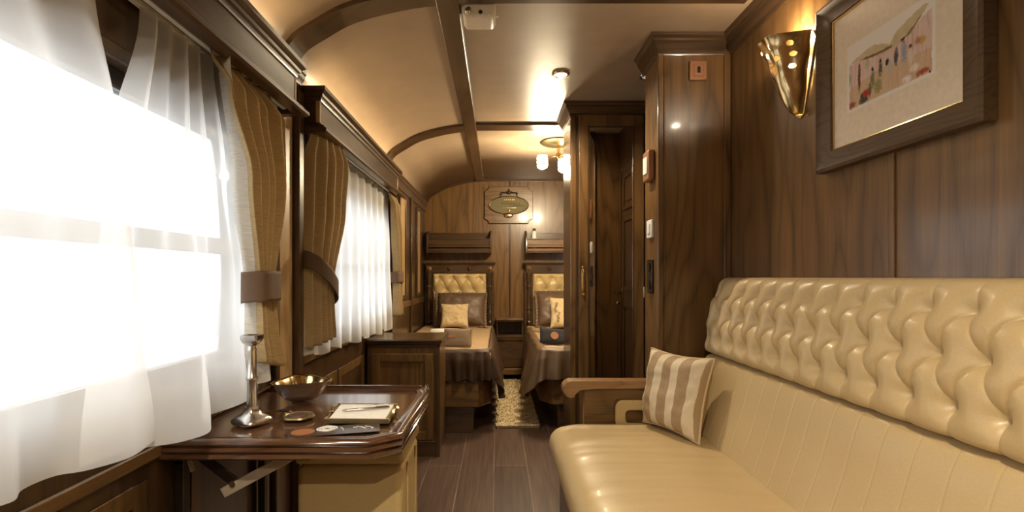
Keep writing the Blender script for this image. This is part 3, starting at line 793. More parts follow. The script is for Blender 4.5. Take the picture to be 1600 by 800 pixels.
# candlestick: squared, flared base, waisted stem, cup
def sq(a,k):
    c,s_=abs(math.cos(a)),abs(math.sin(a)); return (c**k+s_**k)**(-1/k)
cs=thing('candlestick','tall tarnished silver candlestick on the table in front of the sheer curtain','candlestick',(-.692,1.445,zt))
m=MB(); c=(-.692,1.445,zt)
m.lathe([(0,0),(.043,0),(.046,.004),(.045,.010),(.036,.018),(.022,.026),(.0155,.036),(.0145,.045)],c,36,rf=lambda a:sq(a+.5,4)); m.build('foot',SILVER,cs,smooth=50)
m=MB().lathe([(.0145,.044),(.0135,.08),(.0135,.118),(.0155,.122),(.0155,.128),(.0125,.132),(.011,.20),(.0125,.206),(.010,.212),(.0105,.218)],c,24); m.build('stem',SILVER,cs,smooth=40)
m=MB().lathe([(.0105,.217),(.020,.226),(.0245,.235),(.0255,.247),(.0215,.247),(.012,.240),(0,.239)],c,24,rf=lambda a:sq(a,7)); m.build('cup',SILVER,cs,smooth=40)
# lobed bowl
def lob(a): return 1+.15*math.cos(3*a+.5)
bw=MB()
outer=[(0,0),(.030,0),(.046,.006),(.064,.024),(.074,.044),(.082,.060),(.089,.066)]
inner=[(.086,.067),(.078,.060),(.068,.042),(.056,.024),(.036,.010),(0,.008)]
bw.lathe(outer,(-.655,1.715,zt+.001),72,rf=lob,caps=False).lathe([outer[-1]]+inner,(-.655,1.715,zt+.001),72,rf=lob,mi=1,caps=False)
o=bw.build('bowl',[SILVER,BRASS],smooth=70); tag(o,'lobed brass bowl standing at the back of the folding table','bowl')
# key with an oval medallion tag
ky=thing('room_key','room key with an oval bronze medallion tag lying on the table','key',(-.60,1.50,zt))
tg=MB(); tc_=Vector((-.580,1.495,zt))
def scal(a): return 1+.10*abs(math.cos(3*a))
tg.lathe([(0,.001),(.040,.001),(.042,.004),(.040,.008),(.034,.009),(.032,.007),(0,.007)],tuple(tc_),48,rf=lambda a:scal(a)*(1 if True else 1)); 
tag_o=tg.build('medallion',OLDBRASS,ky,smooth=40)
MB().lathe([(0,.0),(.028,.0),(.027,.003),(0,.0035)],(tc_.x,tc_.y,zt+.007),32).tube([(tc_.x-.015,tc_.y-.006,zt+.011),(tc_.x,tc_.y+.004,zt+.011),(tc_.x+.016,tc_.y+.003,zt+.011)],.0016,6).tube([(tc_.x-.012,tc_.y+.012,zt+.011),(tc_.x+.008,tc_.y+.014,zt+.011)],.0014,6).build('relief',SMARK,tag_o)
MB().tube([(-.622+.012*math.cos(a),1.525+.012*math.sin(a),zt+.007) for a in [2*PI*i/20 for i in range(20)]],.0016,6,closed=True).build('ring',BRASS,ky)
MB().lathe([(0,0),(.014,0),(.014,.003),(0,.003)],(-.640,1.535,zt+.009),18).build('bow',BLACKP,ky)
MB().obar((-.648,1.535,zt+.009),(-.690,1.515,zt+.006),.007,.0022).obar((-.690,1.515,zt+.006),(-.686,1.508,zt+.006),.006,.002).build('blade',BRASS,ky)
# leaflet with printed roundels
lf=thing('leaflet','dark brown leaflet with a terracotta roundel lying near the table edge','leaflet',(-.44,1.37,zt))
LQ=[(-.532,1.302),(-.312,1.360),(-.330,1.437),(-.571,1.372)]
MB().prism(LQ,zt+.0002,zt+.0016,'z').build('card',LEAFB,lf)
def disc(c,r,z,k=36,rx=1): return MB().prism([(c[0]+r*rx*math.cos(2*PI*i/k),c[1]+r*math.sin(2*PI*i/k)) for i in range(k)],z,z+.0003,'z')
disc((-.513,1.351),.030,zt+.0016).build('roundel',ORANGE,lf)
wl=MB()
for r in (.024,.017,.010):
    wl.tube([(-.458+r*math.cos(a)+.003*math.sin(3*a),1.379+r*.95*math.sin(a),zt+.0022) for a in [2*PI*i/40 for i in range(40)]],.0018 if r>.02 else .0013,5,closed=True)
wl.build('emblem',PAPER,lf)
sw=MB()
for i,(x0,y0_,x1,y1_) in enumerate(((-.425,1.392,-.412,1.368),(-.385,1.402,-.352,1.382),(-.392,1.394,-.380,1.388),(-.362,1.405,-.335,1.388),(-.348,1.400,-.338,1.380),(-.370,1.398,-.360,1.384))):
    sw.tube([(x0,y0_,zt+.002),((x0+x1)/2+.003,(y0_+y1_)/2,zt+.002),(x1,y1_,zt+.002)],.0011,5)
sw.build('flourish',PAPER,lf)
# brass tray with notepad and two pens
tr=thing('brass_tray','small square brass tray with scrolled ends holding a notepad','tray',(-.395,1.52,zt))
q=[(-.482,1.432),(-.302,1.428),(-.312,1.600),(-.500,1.604)]
MB().prism(q,zt+.001,zt+.006,'z').build('plate',OLDBRASS,tr,bevel=.001)
for i in (0,2): MB().obar((q[i][0],q[i][1],zt+.008),(q[(i+1)%4][0],q[(i+1)%4][1],zt+.008),.014,.004).build('rim',OLDBRASS,tr,bevel=.001)
for i in (1,3):
    a,b=Vector((*q[i],0)),Vector((*q[(i+1)%4],0)); sc=MB()
    for r_,f in ((.008,.0),(.006,.5)):
        pts=[]
        for k in range(21):
            t=k/20; p=a.lerp(b,.12+.76*t); off=.003*math.sin(t*PI*3); d=(b-a).normalized(); nn=Vector((d.y,-d.x,0)); p=p+nn*(off+f*.006)
            pts.append((p.x,p.y,zt+.010+.004*math.sin(t*PI*4)))
        sc.tube(pts,.0035,6)
    sc.build('scroll_handle',BRASS,tr)
npd=MB().prism([(-.472,1.440),(-.314,1.436),(-.322,1.592),(-.488,1.596)],zt+.006,zt+.014,'z').build('notepad',PAPER,bevel=.0006); tag(npd,'blank white notepad lying in the brass tray','notepad')
for i,(p0,p1) in enumerate((((-.455,1.500,zt+.0185),(-.325,1.545,zt+.0185)),((-.462,1.520,zt+.0185),(-.335,1.567,zt+.0185)))):
    pn=thing('pen',['slim silver pen nearest the front of the notepad','slim white pen with blue lettering behind the silver pen'][i],'pen',p0,'pens on the notepad')
    a,b=Vector(p0),Vector(p1); d=(b-a)
    MB().tube([a,a+d*.05,a+d*.08,a+d*.95,b],[.0008,.0028,.0040,.0040,.003],10).build('barrel',SILVER if i==0 else WHITE,pn)
    MB().tube([a+d*.70+Vector((0,0,.0048)),a+d*.97+Vector((0,0,.0050))],.0011,6).build('clip',CHROME,pn)
    if i==1:
        lt=MB()
        for k in range(9):
            s=a+d*(.52+.032*k)+Vector((0,0,.0040)); e=Vector((-d.y,d.x,0)).normalized()
            lt.tube([s-e*.0022,s+e*.0022+d*(.010 if k%2 else 0)],.0007,4)
        lt.build('lettering',BLUEP,pn)

# ------------------------------------------------------------------ wooden cabinet by the bed foot
cb=thing('cabinet','low wooden cabinet with panelled door between window and left bed','cabinet',(-.6,3.5,0))
CX0,CX1,CY0,CY1=-.834,-.374,3.285,3.695
MB().box(CX0,CX1,CY0,CY1,0,.70).build('body',WPZ,cb)
MB().box(CX1-.022,CX1+.006,CY0-.008,CY0+.02,0,.70).build('corner_post',WDZ,cb,bevel=.004)
MB().box(CX0,CX0+.022,CY0-.008,CY0+.02,0,.70).build('corner_post',WDZ,cb,bevel=.004)
TP=[(-.05,.698),(.006,.698),(.010,.706),(.004,.713),(.012,.720),(.014,.729),(.020,.735),(.022,.744),(.016,.752),(-.05,.752)]
MB().molding([(CX0,CY0),(CX1,CY0),(CX1,CY1)],[(-o_,z_) for o_,z_ in TP][::-1]).box(CX0,CX1-.03,CY0+.03,CY1,.70,.750).build('top',WDX,cb,smooth=35)
dz=[(CX0+.035,CX1-.035,.11,.66)][0]
dd=MB(); w=.052; y0,y1=CY0-.016,CY0
dd.box(dz[0],dz[0]+w,y0,y1,dz[2],dz[3]).box(dz[1]-w,dz[1],y0,y1,dz[2],dz[3]).box(dz[0]+w,dz[1]-w,y0,y1,dz[2],dz[2]+w).box(dz[0]+w,dz[1]-w,y0,y1,dz[3]-w,dz[3])
dd.box(dz[0]+w,dz[1]-w,y0+.010,y1,dz[2]+w,dz[3]-w)
dob=dd.build('door',WPZ,cb,bevel=.004)
MB().tube([(dz[1]-.012,y0,.50),(dz[1]-.012,y0-.018,.502),(dz[1]-.012,y0-.018,.545),(dz[1]-.012,y0,.547)],.0035,8).build('handle',OLDBRASS,dob)
MB().box(CX0,CX1+.004,CY0-.006,CY0,0,.10).build('plinth',WDX,cb,bevel=.003)

# ------------------------------------------------------------------ beds
def bed(cx, s, yf, lab, throw_mat):
    """s=+1: open side towards +x. returns things"""
    X=lambda d: cx+s*d                     # d measured towards the open side
    B=thing('bed',lab,'bed',(cx,4.9,0),'single beds at the end of the bedroom')
    lo,hi=X(-.40),X(.40)
    fb=[(X(-.40),yf),(X(.30),yf),(X(.39),yf+.14),(X(.39),5.90),(X(-.40),5.90)]
    MB().prism(fb,.195,.385,'z').build('frame',WPX,B,bevel=.006)
    MB().prism([(X(-.405),yf-.006),(X(.303),yf-.006),(X(.396),yf+.138),(X(.396),5.9),(X(-.405),5.9)],.372,.388,'z').build('frame_cap',WDX,B,bevel=.004)
    ym=yf+.06
    MB().box(min(X(-.39),X(.26)),max(X(-.39),X(.26)),yf+.03,5.85,0,.194).build('drawer_box',WDX,B,bevel=.004)
    mm=MB().box(min(X(-.375),X(.345)),max(X(-.375),X(.345)),yf+.06,5.84,.386,.565); mm.build('mattress',SPREAD,B,bevel=.05,seg=4)
    # headboard
    hy=5.90
    MB().box(cx-.40,cx+.40,hy,hy+.06,.30,1.215).build('headboard',WDX,B,bevel=.004)
    MB().molding([(cx-.395,5.985),(cx-.395,hy-.02),(cx+.395,hy-.02),(cx+.395,5.985)],[(-o_,z_) for o_,z_ in [(-.05,1.29),(.004,1.29),(.008,1.298),(.016,1.304),(.022,1.312),(.022,1.325),(-.05,1.325)]][::-1]).box(cx-.36,cx+.36,hy,5.985,1.295,1.322).build('cap',WDX,B,smooth=35)
    MB().box(cx-.385,cx+.385,hy-.018,hy+.06,1.195,1.292).build('rail',WDX,B,bevel=.004)
    for k in range(4):
        rx=cx-.350+.700*k/3
        MB().lathe([(0,-.030),(.006,-.029),(.011,-.022),(.012,-.016),(.020,-.014),(.024,-.008),(.030,-.006),(.032,0)] if k in(0,3) else [(0,-.026),(.006,-.025),(.012,-.016),(.018,-.012),(.024,-.006),(.026,0)],(rx,hy-.018,1.243),20,'y').build('rosette',WDX if k in (1,2) else WPX,B,smooth=50)
    for sx in (-.350,.350):
        pr=[(.026,.30),(.026,.62),(.030,.63),(.020,.645),(.017,.66),(.024,.69),(.027,.72),(.022,.75),(.016,.77),(.026,.78),(.026,.795),(.018,.81),(.022,.86),(.024,.92),(.020,.98),(.016,1.02),(.027,1.032),(.027,1.05),(.017,1.06),(.021,1.09),(.027,1.12),(.027,1.15),(.032,1.16),(.032,1.20)]
        MB().lathe(pr,(cx+sx,hy-.02,0),18).build('post',WDZ,B,smooth=50)
    # tufted panel
    def tp(u,v):
        x=cx-.305+.61*u; z=.60+.59*v
        e=min(1,min(u*.61,(1-u)*.61,(1-v)*.59)/.03)
        h_=tuft(x-cx-.075,z-.62,.155,.13,5,.040)*math.sqrt(max(0,e))
        return (x,hy-.002-h_,z)
    MB().grid(tp,110,100).build('tufted_panel',LEATHER2,B,smooth=180)
    return B
bed(-.435,1,3.755,'left single bed, beside the window wall','')
bed(.715,-1,3.83,'right single bed, partly hidden by the wardrobe','')

def spread(x0,x1,y0,y1,z,lab,seed,sidex=None):
    """bedspread: soft sheet lying on the mattress, edges turned down"""
    def fn(u,v):
        a=2*u-1; b=v
        x=(x0+x1)/2+(x1-x0)/2*max(-1,min(1,a*1.08)); y=y0+(y1-y0)*max(0,min(1,(b*1.06-.04)))
        ez=max(0,abs(a)*1.08-1)*.9+max(0,.04-b*1.06)*1.6
        zz=z-ez+.010*nz(x*6+seed,y*4,seed)+.005*nz(x*16,y*11,seed)
        edge=min(1,min(1-abs(a),b)/.08); zz-=(1-math.sin(edge*PI/2))*.02
        return (x,y,zz)
    o=MB().grid(fn,60,120).build('bedspread',SPREAD,smooth=180,solid=.008)
    return tag(o,lab,'bedspread','beige bedspreads')
spread(-.830,-.052,3.775,5.83,.592,'beige bedspread on the left bed',1)
spread(.336,1.100,3.850,5.83,.592,'beige bedspread on the right bed',5)

def hang(path, ztop, zbot, flare, lab, mat, folds, seed, inset, group, tassel=False):
    """throw: strip lying just on the bed's edge, then hanging in folds. path: plan polyline of the edge, outward = right of travel"""
    N_=len(path)
    def fn(u,v):
        p=cat_rom([(a,b,0) for a,b in path],u); q=cat_rom([(a,b,0) for a,b in path],min(1,u+.004)); r=cat_rom([(a,b,0) for a,b in path],max(0,u-.004))
        d=(q-r); d=d.normalized(); nn=Vector((d.y,-d.x,0))
        zb=zbot(u); 
        if v<.25:
            t=v/.25; off=-inset*(1-t); z=ztop+.004-(.018*t**3)+.006*nz(u*14,t*2,seed)
        else:
            t=(v-.25)/.75; w=math.sin(2*PI*folds*u+1.5*nz(u*5,0,seed))
            off=.012*min(1,t*4)+flare(u)*t**1.3+(.022*t**.7)*w+.008*nz(u*20,t*2,seed); z=ztop-.016-(ztop-.016-zb)*t+.006*nz(u*18,1,seed)*t
        return (p.x+nn.x*off,p.y+nn.y*off,z)
    o=MB().grid(fn,240,44).build('throw_blanket',mat,smooth=180,solid=.006)
    return tag(o,lab,'blanket',group)
# left bed: dark velvet falls over the foot and the aisle side
hang([(-.62,3.745),(-.45,3.742),(-.28,3.742),(-.13,3.748),(-.06,3.79),(-.038,3.90),(-.035,4.2),(-.035,4.6),(-.035,5.0),(-.035,5.45)],.612,lambda u:.392 if u<.50 else (.392-.19*smoothstep((u-.50)/.10)+.10*smoothstep((u-.75)/.25)),lambda u:.0 if u<.4 else .06*smoothstep((u-.42)/.15),
     'dark brown velvet throw hanging over the foot of the left bed',VELVET,15,2,.03,'velvet throws')
hang([(.31,5.40),(.31,5.0),(.31,4.6),(.310,4.3),(.310,4.05),(.316,3.87),(.37,3.822),(.55,3.825),(.7,3.825),(.9,3.825)],.614,lambda u:.30-.10*math.exp(-((u-.46)/.10)**2)+.095*smoothstep((u-.55)/.10),lambda u:.085*math.exp(-((u-.45)/.22)**2)+.015,
     'bronze brown throw draped over the aisle corner of the right bed',THROW2,13,4,.05,'velvet throws')

def on_bed_pillow(cx,y,w,h,z0,lean,th,mat,lab,name,group,seed,pinch=.08,yaw=0,ruffle=False):
    dx=w/2; 
    R=Matrix.Rotation(yaw,3,'Z')
    def P(a,b):
        v=R@Vector((a,lean*b/h,0)); return (cx+v.x,y+v.y,z0+b*math.sqrt(1-(lean/h)**2))
    m,rim,_,_=pillow(P(-dx,0),P(dx,0),P(dx,h),P(-dx,h),th,36,pinch,.012,seed)
    o=m.build(name,mat,smooth=180,recalc=False); tag(o,lab,'pillow' if 'pillow' in name else 'cushion',group)
    if ruffle:
        f=MB(); n_=len(rim); cen=sum((Vector(r) for r in rim),Vector())/n_
        vs=[]
        for k in range(n_):
            p=Vector(rim[k]); dvec=(p-cen); dvec.y=0; dvec.normalize()
            for j in range(4):
                q=p+dvec*(.030*j/3); q.y+=.010*math.sin(k*1.9)*j/3; vs.append(q)
        fs=[]
        for k in range(n_):
            k2=(k+1)%n_
            for j in range(3): fs.append((k*4+j,k*4+j+1,k2*4+j+1,k2*4+j))
        f.add(vs,fs).build('ruffle',mat,o,smooth=180,solid=.003)
    return o
on_bed_pillow(-.405,5.62,.54,.38,.612,.16,.17,TAUPE,'ruffled taupe pillow against the left headboard','pillow','taupe pillows',1,.06,0,True)
on_bed_pillow(-.455,5.44,.30,.27,.612,.10,.10,CUSH,'small cream cushion in front of the left taupe pillow','cushion','cream cushions',2,.08,.05)
on_bed_pillow(.72,5.62,.56,.40,.612,.16,.17,TAUPE,'ruffled taupe pillow against the right headboard','pillow','taupe pillows',6,.06,0,True)
o=on_bed_pillow(.75,5.40,.38,.34,.612,.12,.11,CUSH,'cream embroidered cushion in front of the right taupe pillow','cushion','cream cushions',9,.08,-.05)
em=MB(); rr=random.Random(3)
for k in range(9):
    ex,ez=.595+rr.uniform(-.01,.07),.66+.026*k
    em.tube([(ex+.016*math.cos(a)*(1-a/8),5.405+ (ez-.60)*.36-.062+rr.uniform(-.002,.002),ez+.016*math.sin(a)*(1-a/8)) for a in [i*.5 for i in range(13)]],.0025,5)
em.build('embroidery',TAUPE,o)

# pouches and towel on the beds
def badge(c,a,b,ra,rb,off):
    c,a,b=Vector(c),Vector(a).normalized(),Vector(b).normalized(); nn=a.cross(b).normalized()
    if nn.y>0: nn=-nn
    k=32; ring=[a*ra*math.cos(2*PI*i/k)+b*rb*math.sin(2*PI*i/k) for i in range(k)]
    vs=[c+nn*(off-.006)+q_ for q_ in ring]+[c+nn*off+q_ for q_ in ring]
    return MB().add(vs,[tuple(range(k)),tuple(range(k,2*k))]+[(i,(i+1)%k,k+(i+1)%k,k+i) for i in range(k)])
pk=thing('amenity_pouch','taupe fabric pouch with an orange mark standing on the left bed','pouch',(-.30,4.02,.60),'pouches on the beds')
pm_,_,_,_=pillow((-.420,4.00,.603),(-.205,3.995,.603),(-.205,4.05,.742),(-.420,4.055,.742),.055,20,.02,.002,3)
pm_.build('body',KRAFT,pk,smooth=180,recalc=False)
badge((-.355,4.024,.676),(1,-.02,0),(0,.36,.93),.032,.011,.030).build('badge',ORANGE,pk)
MB().obar((-.205,4.02,.61),(-.198,4.045,.742),.020,.006,(0,1,0)).build('side_fold',SPREAD,pk)
pk=thing('amenity_pouch','black fabric pouch with an orange roundel lying on the right bed','pouch',(.45,4.2,.60),'pouches on the beds')
pm_,_,_,_=pillow((.345,4.16,.608),(.60,4.07,.605),(.615,4.14,.722),(.350,4.23,.735),.05,20,.02,.002,4)
pm_.build('body',BLACKF,pk,smooth=180,recalc=False)
badge((.470,4.152,.667),(.943,-.333,0),(0,.52,.854),.032,.032,.027).build('badge',ORANGE,pk)
MB().obar((.35,4.21,.70),(.305,4.225,.705),.018,.005,(0,1,0)).build('wrist_strap',BLACKF,pk,bevel=.002)
tw=MB().lathe([(0,-.13),(.035,-.13),(.05,-.12),(.053,0),(.05,.12),(.035,.13),(0,.13)],(-.45,4.42,.655),20,'x'); o=tw.build('rolled_towel',TOWEL,smooth=60); tag(o,'white rolled towel on the left bed beside the cabinet top','towel')

# ------------------------------------------------------------------ nightstand between the beds
ns=thing('nightstand','narrow built-in nightstand with open niche between the two beds','nightstand',(.14,5.85,0))
NX0,NX1=-.008,.288
MB().box(NX0,NX0+.014,5.74,5.98,0,.655).box(NX1-.014,NX1,5.74,5.98,0,.655).box(NX0,NX1,5.97,5.985,0,.655).build('side_panel',WDZ,ns)
MB().box(NX0-.002,NX1+.002,5.70,5.985,.655,.668).box(NX0-.006,NX1+.006,5.69,5.985,.668,.688).build('top',WPX,ns,bevel=.005)
MB().box(NX0,NX1,5.72,5.97,.47,.50).box(NX0+.014,NX1-.014,5.735,5.74,.14,.46).box(NX0,NX1,5.725,5.745,.44,.47).build('drawer_front',WDX,ns,bevel=.004)
MB().box(NX0,NX1,5.715,5.74,.06,.13).build('plinth',WPX,ns,bevel=.004)

# ------------------------------------------------------------------ shelves over the beds
def shelf(cx,w,lab):
    s=thing('wall_shelf',lab,'shelf',(cx,5.9,1.42),'wooden wall shelves over the beds')
    x0,x1=cx-w/2,cx+w/2
    MB().box(x0,x1,5.972,5.995,1.43,1.665).build('back_board',WDX,s,bevel=.003)
    MB().box(x0,x1,5.80,5.975,1.425,1.445).build('shelf_board',WDX,s,bevel=.004)
    MB().box(x0,x1,5.795,5.812,1.445,1.475).box(x0,x1,5.800,5.814,1.487,1.515).box(x0,x1,5.802,5.815,1.515,1.575).box(x0,x1,5.796,5.816,1.575,1.588).build('front_rail',WPX if cx>0 else WDX,s,bevel=.004)
    prof=[(5.99,1.415),(5.80,1.415),(5.788,1.43),(5.788,1.60),(5.80,1.625),(5.84,1.64),(5.90,1.66),(5.94,1.685),(5.99,1.690)]
    for xx in (x0-.018,x1): MB().prism(prof,xx,xx+.018,'x').build('end_board',WDZ,s,bevel=.003)
    return s
sh=shelf(-.435,.70,'empty wooden wall shelf over the left bed')
sh2=shelf(.70,.72,'wooden wall shelf over the right bed holding a bottle')
bt=thing('bottle','small white bottle with black cap standing on the right shelf','bottle',(.425,5.90,1.445))
MB().lathe([(0,0),(.026,0),(.028,.004),(.028,.21),(.024,.228),(.015,.238)],(.425,5.90,1.445),20).build('body',WHITE,bt,smooth=50)
MB().lathe([(.016,.236),(.017,.24),(.017,.262),(.015,.266),(0,.267)],(.425,5.90,1.445),16).build('cap',BLACKP,bt,smooth=50)

# ------------------------------------------------------------------ plaque on the end wall
pq=thing('wall_plaque','wooden wall plaque with notched corners carrying an oval brass plate','plaque',(.13,5.99,1.77))
PX0,PX1,PZ0,PZ1,r=-.150,.415,1.775,2.205,.05
pts=[]
for cx_,cz_,a0 in ((PX1,PZ1,PI*1.5),(PX0,PZ1,0),(PX0,PZ0,PI/2),(PX1,PZ0,PI)):
    arc=[(cx_+r*math.cos(a0-PI/2*i/8),cz_+r*math.sin(a0-PI/2*i/8)) for i in range(9)]
    pts+= arc if True else []
pts=[]
def notch(cx_,cz_,s,e): return [(cx_+r*math.cos(s+(e-s)*i/8),cz_+r*math.sin(s+(e-s)*i/8)) for i in range(9)]
pts+=notch(PX0,PZ0,PI/2,0)+notch(PX1,PZ0,PI,PI/2)+notch(PX1,PZ1,PI*1.5,PI)+notch(PX0,PZ1,0,-PI/2)
MB().prism(pts,5.965,5.99,'y').build('board',WPX,pq,bevel=.006)
inner=[((x-.1325)*.94+.1325,(z-1.99)*.93+1.99) for x,z in pts]
ocx,ocz=.135,1.985
el=lambda a,b,k=48:[(ocx+a*math.cos(2*PI*i/k),ocz+b*math.sin(2*PI*i/k)) for i in range(k)]
pl_=MB().prism(el(.225,.103),5.948,5.965,'y').build('oval_plate',PLQ,pq,bevel=.003)
MB().tube([(x,5.946,z) for x,z in el(.226,.104,64)],.006,8,closed=True).build('rim',BRASS,pl_)
cr=MB()
for sx in (-1,1):
    cr.tube([(ocx+sx*.005,5.95,2.115),(ocx+sx*.03,5.945,2.135),(ocx+sx*.06,5.945,2.128),(ocx+sx*.09,5.945,2.132),(ocx+sx*.10,5.945,2.118),(ocx+sx*.085,5.945,2.108),(ocx+sx*.105,5.95,2.09)],[.006,.009,.007,.010,.009,.006,.005],8)
cr.sphere((ocx,5.945,2.135),.020,sy=.6).sphere((ocx,5.945,2.165),.010,sy=.6)
cr.build('crest',GUN,pq)
MB().sphere((ocx-.005,5.948,1.868),.055,sx=1,sy=.18,sz=.55).build('tab',BRASS,pq)
# engraved lines: too fine to read in the photograph, kept as fine relief strokes
eg=MB(); rr=random.Random(5)
for k in range(6): 
    x=ocx-.055+.022*k; eg.box(x,x+.009,5.944,5.948,2.042,2.056); 
for k in range(7):
    x=ocx-.085+.034*k; eg.tube([(x,5.946,1.992),(x+.006,5.946,2.016+.008*rr.random()),(x+.014,5.946,1.992),(x+.022,5.946,2.004),(x+.03,5.946,1.995)],.0022,5)
eg.tube([(ocx+.01,5.946,1.976),(ocx+.10,5.946,1.980),(ocx+.19,5.946,1.974)],.0022,5)
for k in range(12):
    x=ocx-.085+.0145*k; eg.box(x,x+.009,5.944,5.948,1.951,1.957)
eg.sphere((ocx,5.946,1.925),.013,sx=1.3,sy=.3,sz=.7)
eg.build('engraving',BRASS,pl_)

# ------------------------------------------------------------------ framed picture
pf=thing('framed_picture','large framed watercolour of a saloon hanging above the sofa','picture',(XR-.02,1.43,1.5))
FY0,FY1,FZ0,FZ1=1.135,1.735,1.498,2.045
fw=.066
prof=[(0,0),(0,.030),(.010,.034),(.030,.026),(.052,.020),(.062,.020),(.066,.012),(.066,0)]   # inwards from the outer edge, height off the wall
def frame_sweep(y0,y1,z0,z1,prof,x):
    m=MB(); cs_=[(y0,z0,1,1),(y1,z0,-1,1),(y1,z1,-1,-1),(y0,z1,1,-1)]; k=len(prof); vs=[]
    for (yy,zz,sy,sz) in cs_:
        for o_,h_ in prof: vs.append((x-h_,yy+sy*o_,zz+sz*o_))
    fs=[]
    for i in range(4):
        j=(i+1)%4
        for a in range(k): 
            b=(a+1)%k; fs.append((i*k+a,i*k+b,j*k+b,j*k+a))
    return m.add(vs,fs)
FRAMEM=wood('bronzed_frame_wood',(.034,.018,.0065,1),(.135,.072,.026,1),'y',rough=.62,coat=0,scale=2.5)
frame_sweep(FY0,FY1,FZ0,FZ1,prof,XR-.002).build('frame',FRAMEM,pf,smooth=30)
frame_sweep(FY0+.062,FY1-.062,FZ0+.062,FZ1-.062,[(0,.006),(0,.0145),(.003,.0155),(.006,.0145),(.006,.006)],XR-.002).build('gilt_slip',BRASS,pf)
MB().box(XR-.012,XR-.006,FY0+.06,FY1-.06,FZ0+.06,FZ1-.06).build('mount',MATB,pf)
PY0,PY1,PZ0,PZ1=1.282,1.606,1.660,1.868
def inpoly(u,v,P):
    c=False; j=len(P)-1
    for i in range(len(P)):
        if (P[i][1]>v)!=(P[j][1]>v) and u<(P[j][0]-P[i][0])*(v-P[i][1])/(P[j][1]-P[i][1])+P[i][0]: c=not c
        j=i
    return c
CEILP=[(.04,.72),(.14,.77),(.34,.81),(.45,.75),(.535,.685),(.60,.78),(.72,.86),(.90,.93),(.94,.90),(.76,.66),(.55,.60),(.39,.615),(.17,.70)]
def paint(u,v):
    w=Vector((.94,.92,.87)); n1=nz(u*14,v*10,3); n2=nz(u*45,v*38,8); uu=u+.010*n1; vv=v+.012*n2
    c=w.copy()
    def mixc(col,k):
        nonlocal c
        k=max(0,min(1,k)); c=c.lerp(Vector(col),k)
    edge=min(u,1-u,v,1-v)
    top=.70-.10*smoothstep((uu-.2)/.4) if uu<.56 else .60+.55*(uu-.56)
    if .05<vv<top and .03<uu<.97:
        mixc((.82,.62,.55),.45+.35*nz(uu*60,vv*2,1))           # pink drapery strokes
        mixc((.62,.36,.30),.5*max(0,nz(uu*38,vv*3,6)))
        if vv<.42-.15*abs(uu-.45): mixc((.80,.68,.48),.55+.3*n2)  # sandy floor
    if inpoly(uu,vv,CEILP):
        mixc((.78,.70,.50),.75+.25*n1)
        if abs(vv-(.66+.02*math.sin(uu*9)))<.018 and uu<.56: mixc((.45,.30,.18),.8)
        if uu>.70 and vv<.60+.95*(uu-.70)+.06: mixc((.45,.36,.18),.6)
    for (fu,fv,fw_,fh,col) in ((.165,.46,.018,.22,(.42,.22,.14)),(.03,.50,.022,.09,(.42,.55,.32)),(.27,.58,.03,.06,(.72,.76,.58)),(.335,.33,.026,.13,(.45,.50,.36)),(.335,.475,.012,.03,(.12,.09,.08)),(.43,.42,.020,.11,(.36,.33,.24)),(.43,.53,.012,.03,(.10,.08,.08)),
        (.51,.46,.022,.05,(.10,.09,.10)),(.54,.37,.03,.10,(.78,.74,.68)),(.61,.47,.022,.12,(.30,.31,.34)),(.69,.47,.034,.15,(.62,.64,.66)),(.68,.645,.03,.02,(.12,.10,.10)),(.69,.61,.012,.03,(.70,.48,.38)),(.76,.36,.035,.12,(.88,.82,.74)),(.76,.50,.016,.03,(.35,.22,.16)),(.87,.50,.045,.05,(.80,.66,.30)),(.83,.52,.03,.05,(.72,.50,.42)),
        (.25,.18,.05,.06,(.72,.22,.16)),(.20,.16,.02,.05,(.20,.28,.16)),(.22,.10,.06,.05,(.30,.26,.18)),(.06,.10,.06,.05,(.62,.28,.18)),(.72,.10,.05,.05,(.95,.92,.88)),(.80,.20,.05,.05,(.93,.90,.86)),(.88,.10,.07,.04,(.66,.34,.24)),(.95,.06,.010,.012,(.15,.10,.10)),(.40,.20,.05,.10,(.60,.58,.36)),(.30,.20,.02,.10,(.40,.36,.24))):
        q=((uu-fu)/fw_)**2+((vv-fv)/fh)**2
        if q<1.5: mixc(col,(1.3-q)*1.4*(.72+.8*n2))
    if edge<.035: c=w
    return tuple(srgb(c[0]*255,c[1]*255,c[2]*255))
me_b=MB(); NU,NV=170,110
me_b.grid(lambda u,v:(XR-.0125,PY1+(PY0-PY1)*u,PZ0+(PZ1-PZ0)*v),NU,NV)
pr_m,nt,b=mat_new('watercolour_print'); at_=nt.nodes.new('ShaderNodeVertexColor'); at_.layer_name='pigment'; nt.links.new(at_.outputs[0],b.inputs['Base Color']); setp(b,Roughness=.85)
po=me_b.build('watercolour',pr_m,pf,recalc=False,smooth=0)
ca=po.data.color_attributes.new('pigment','FLOAT_COLOR','POINT')
for j in range(NV+1):
    for i in range(NU+1): ca.data[j*(NU+1)+i].color=paint(i/NU,j/NV)

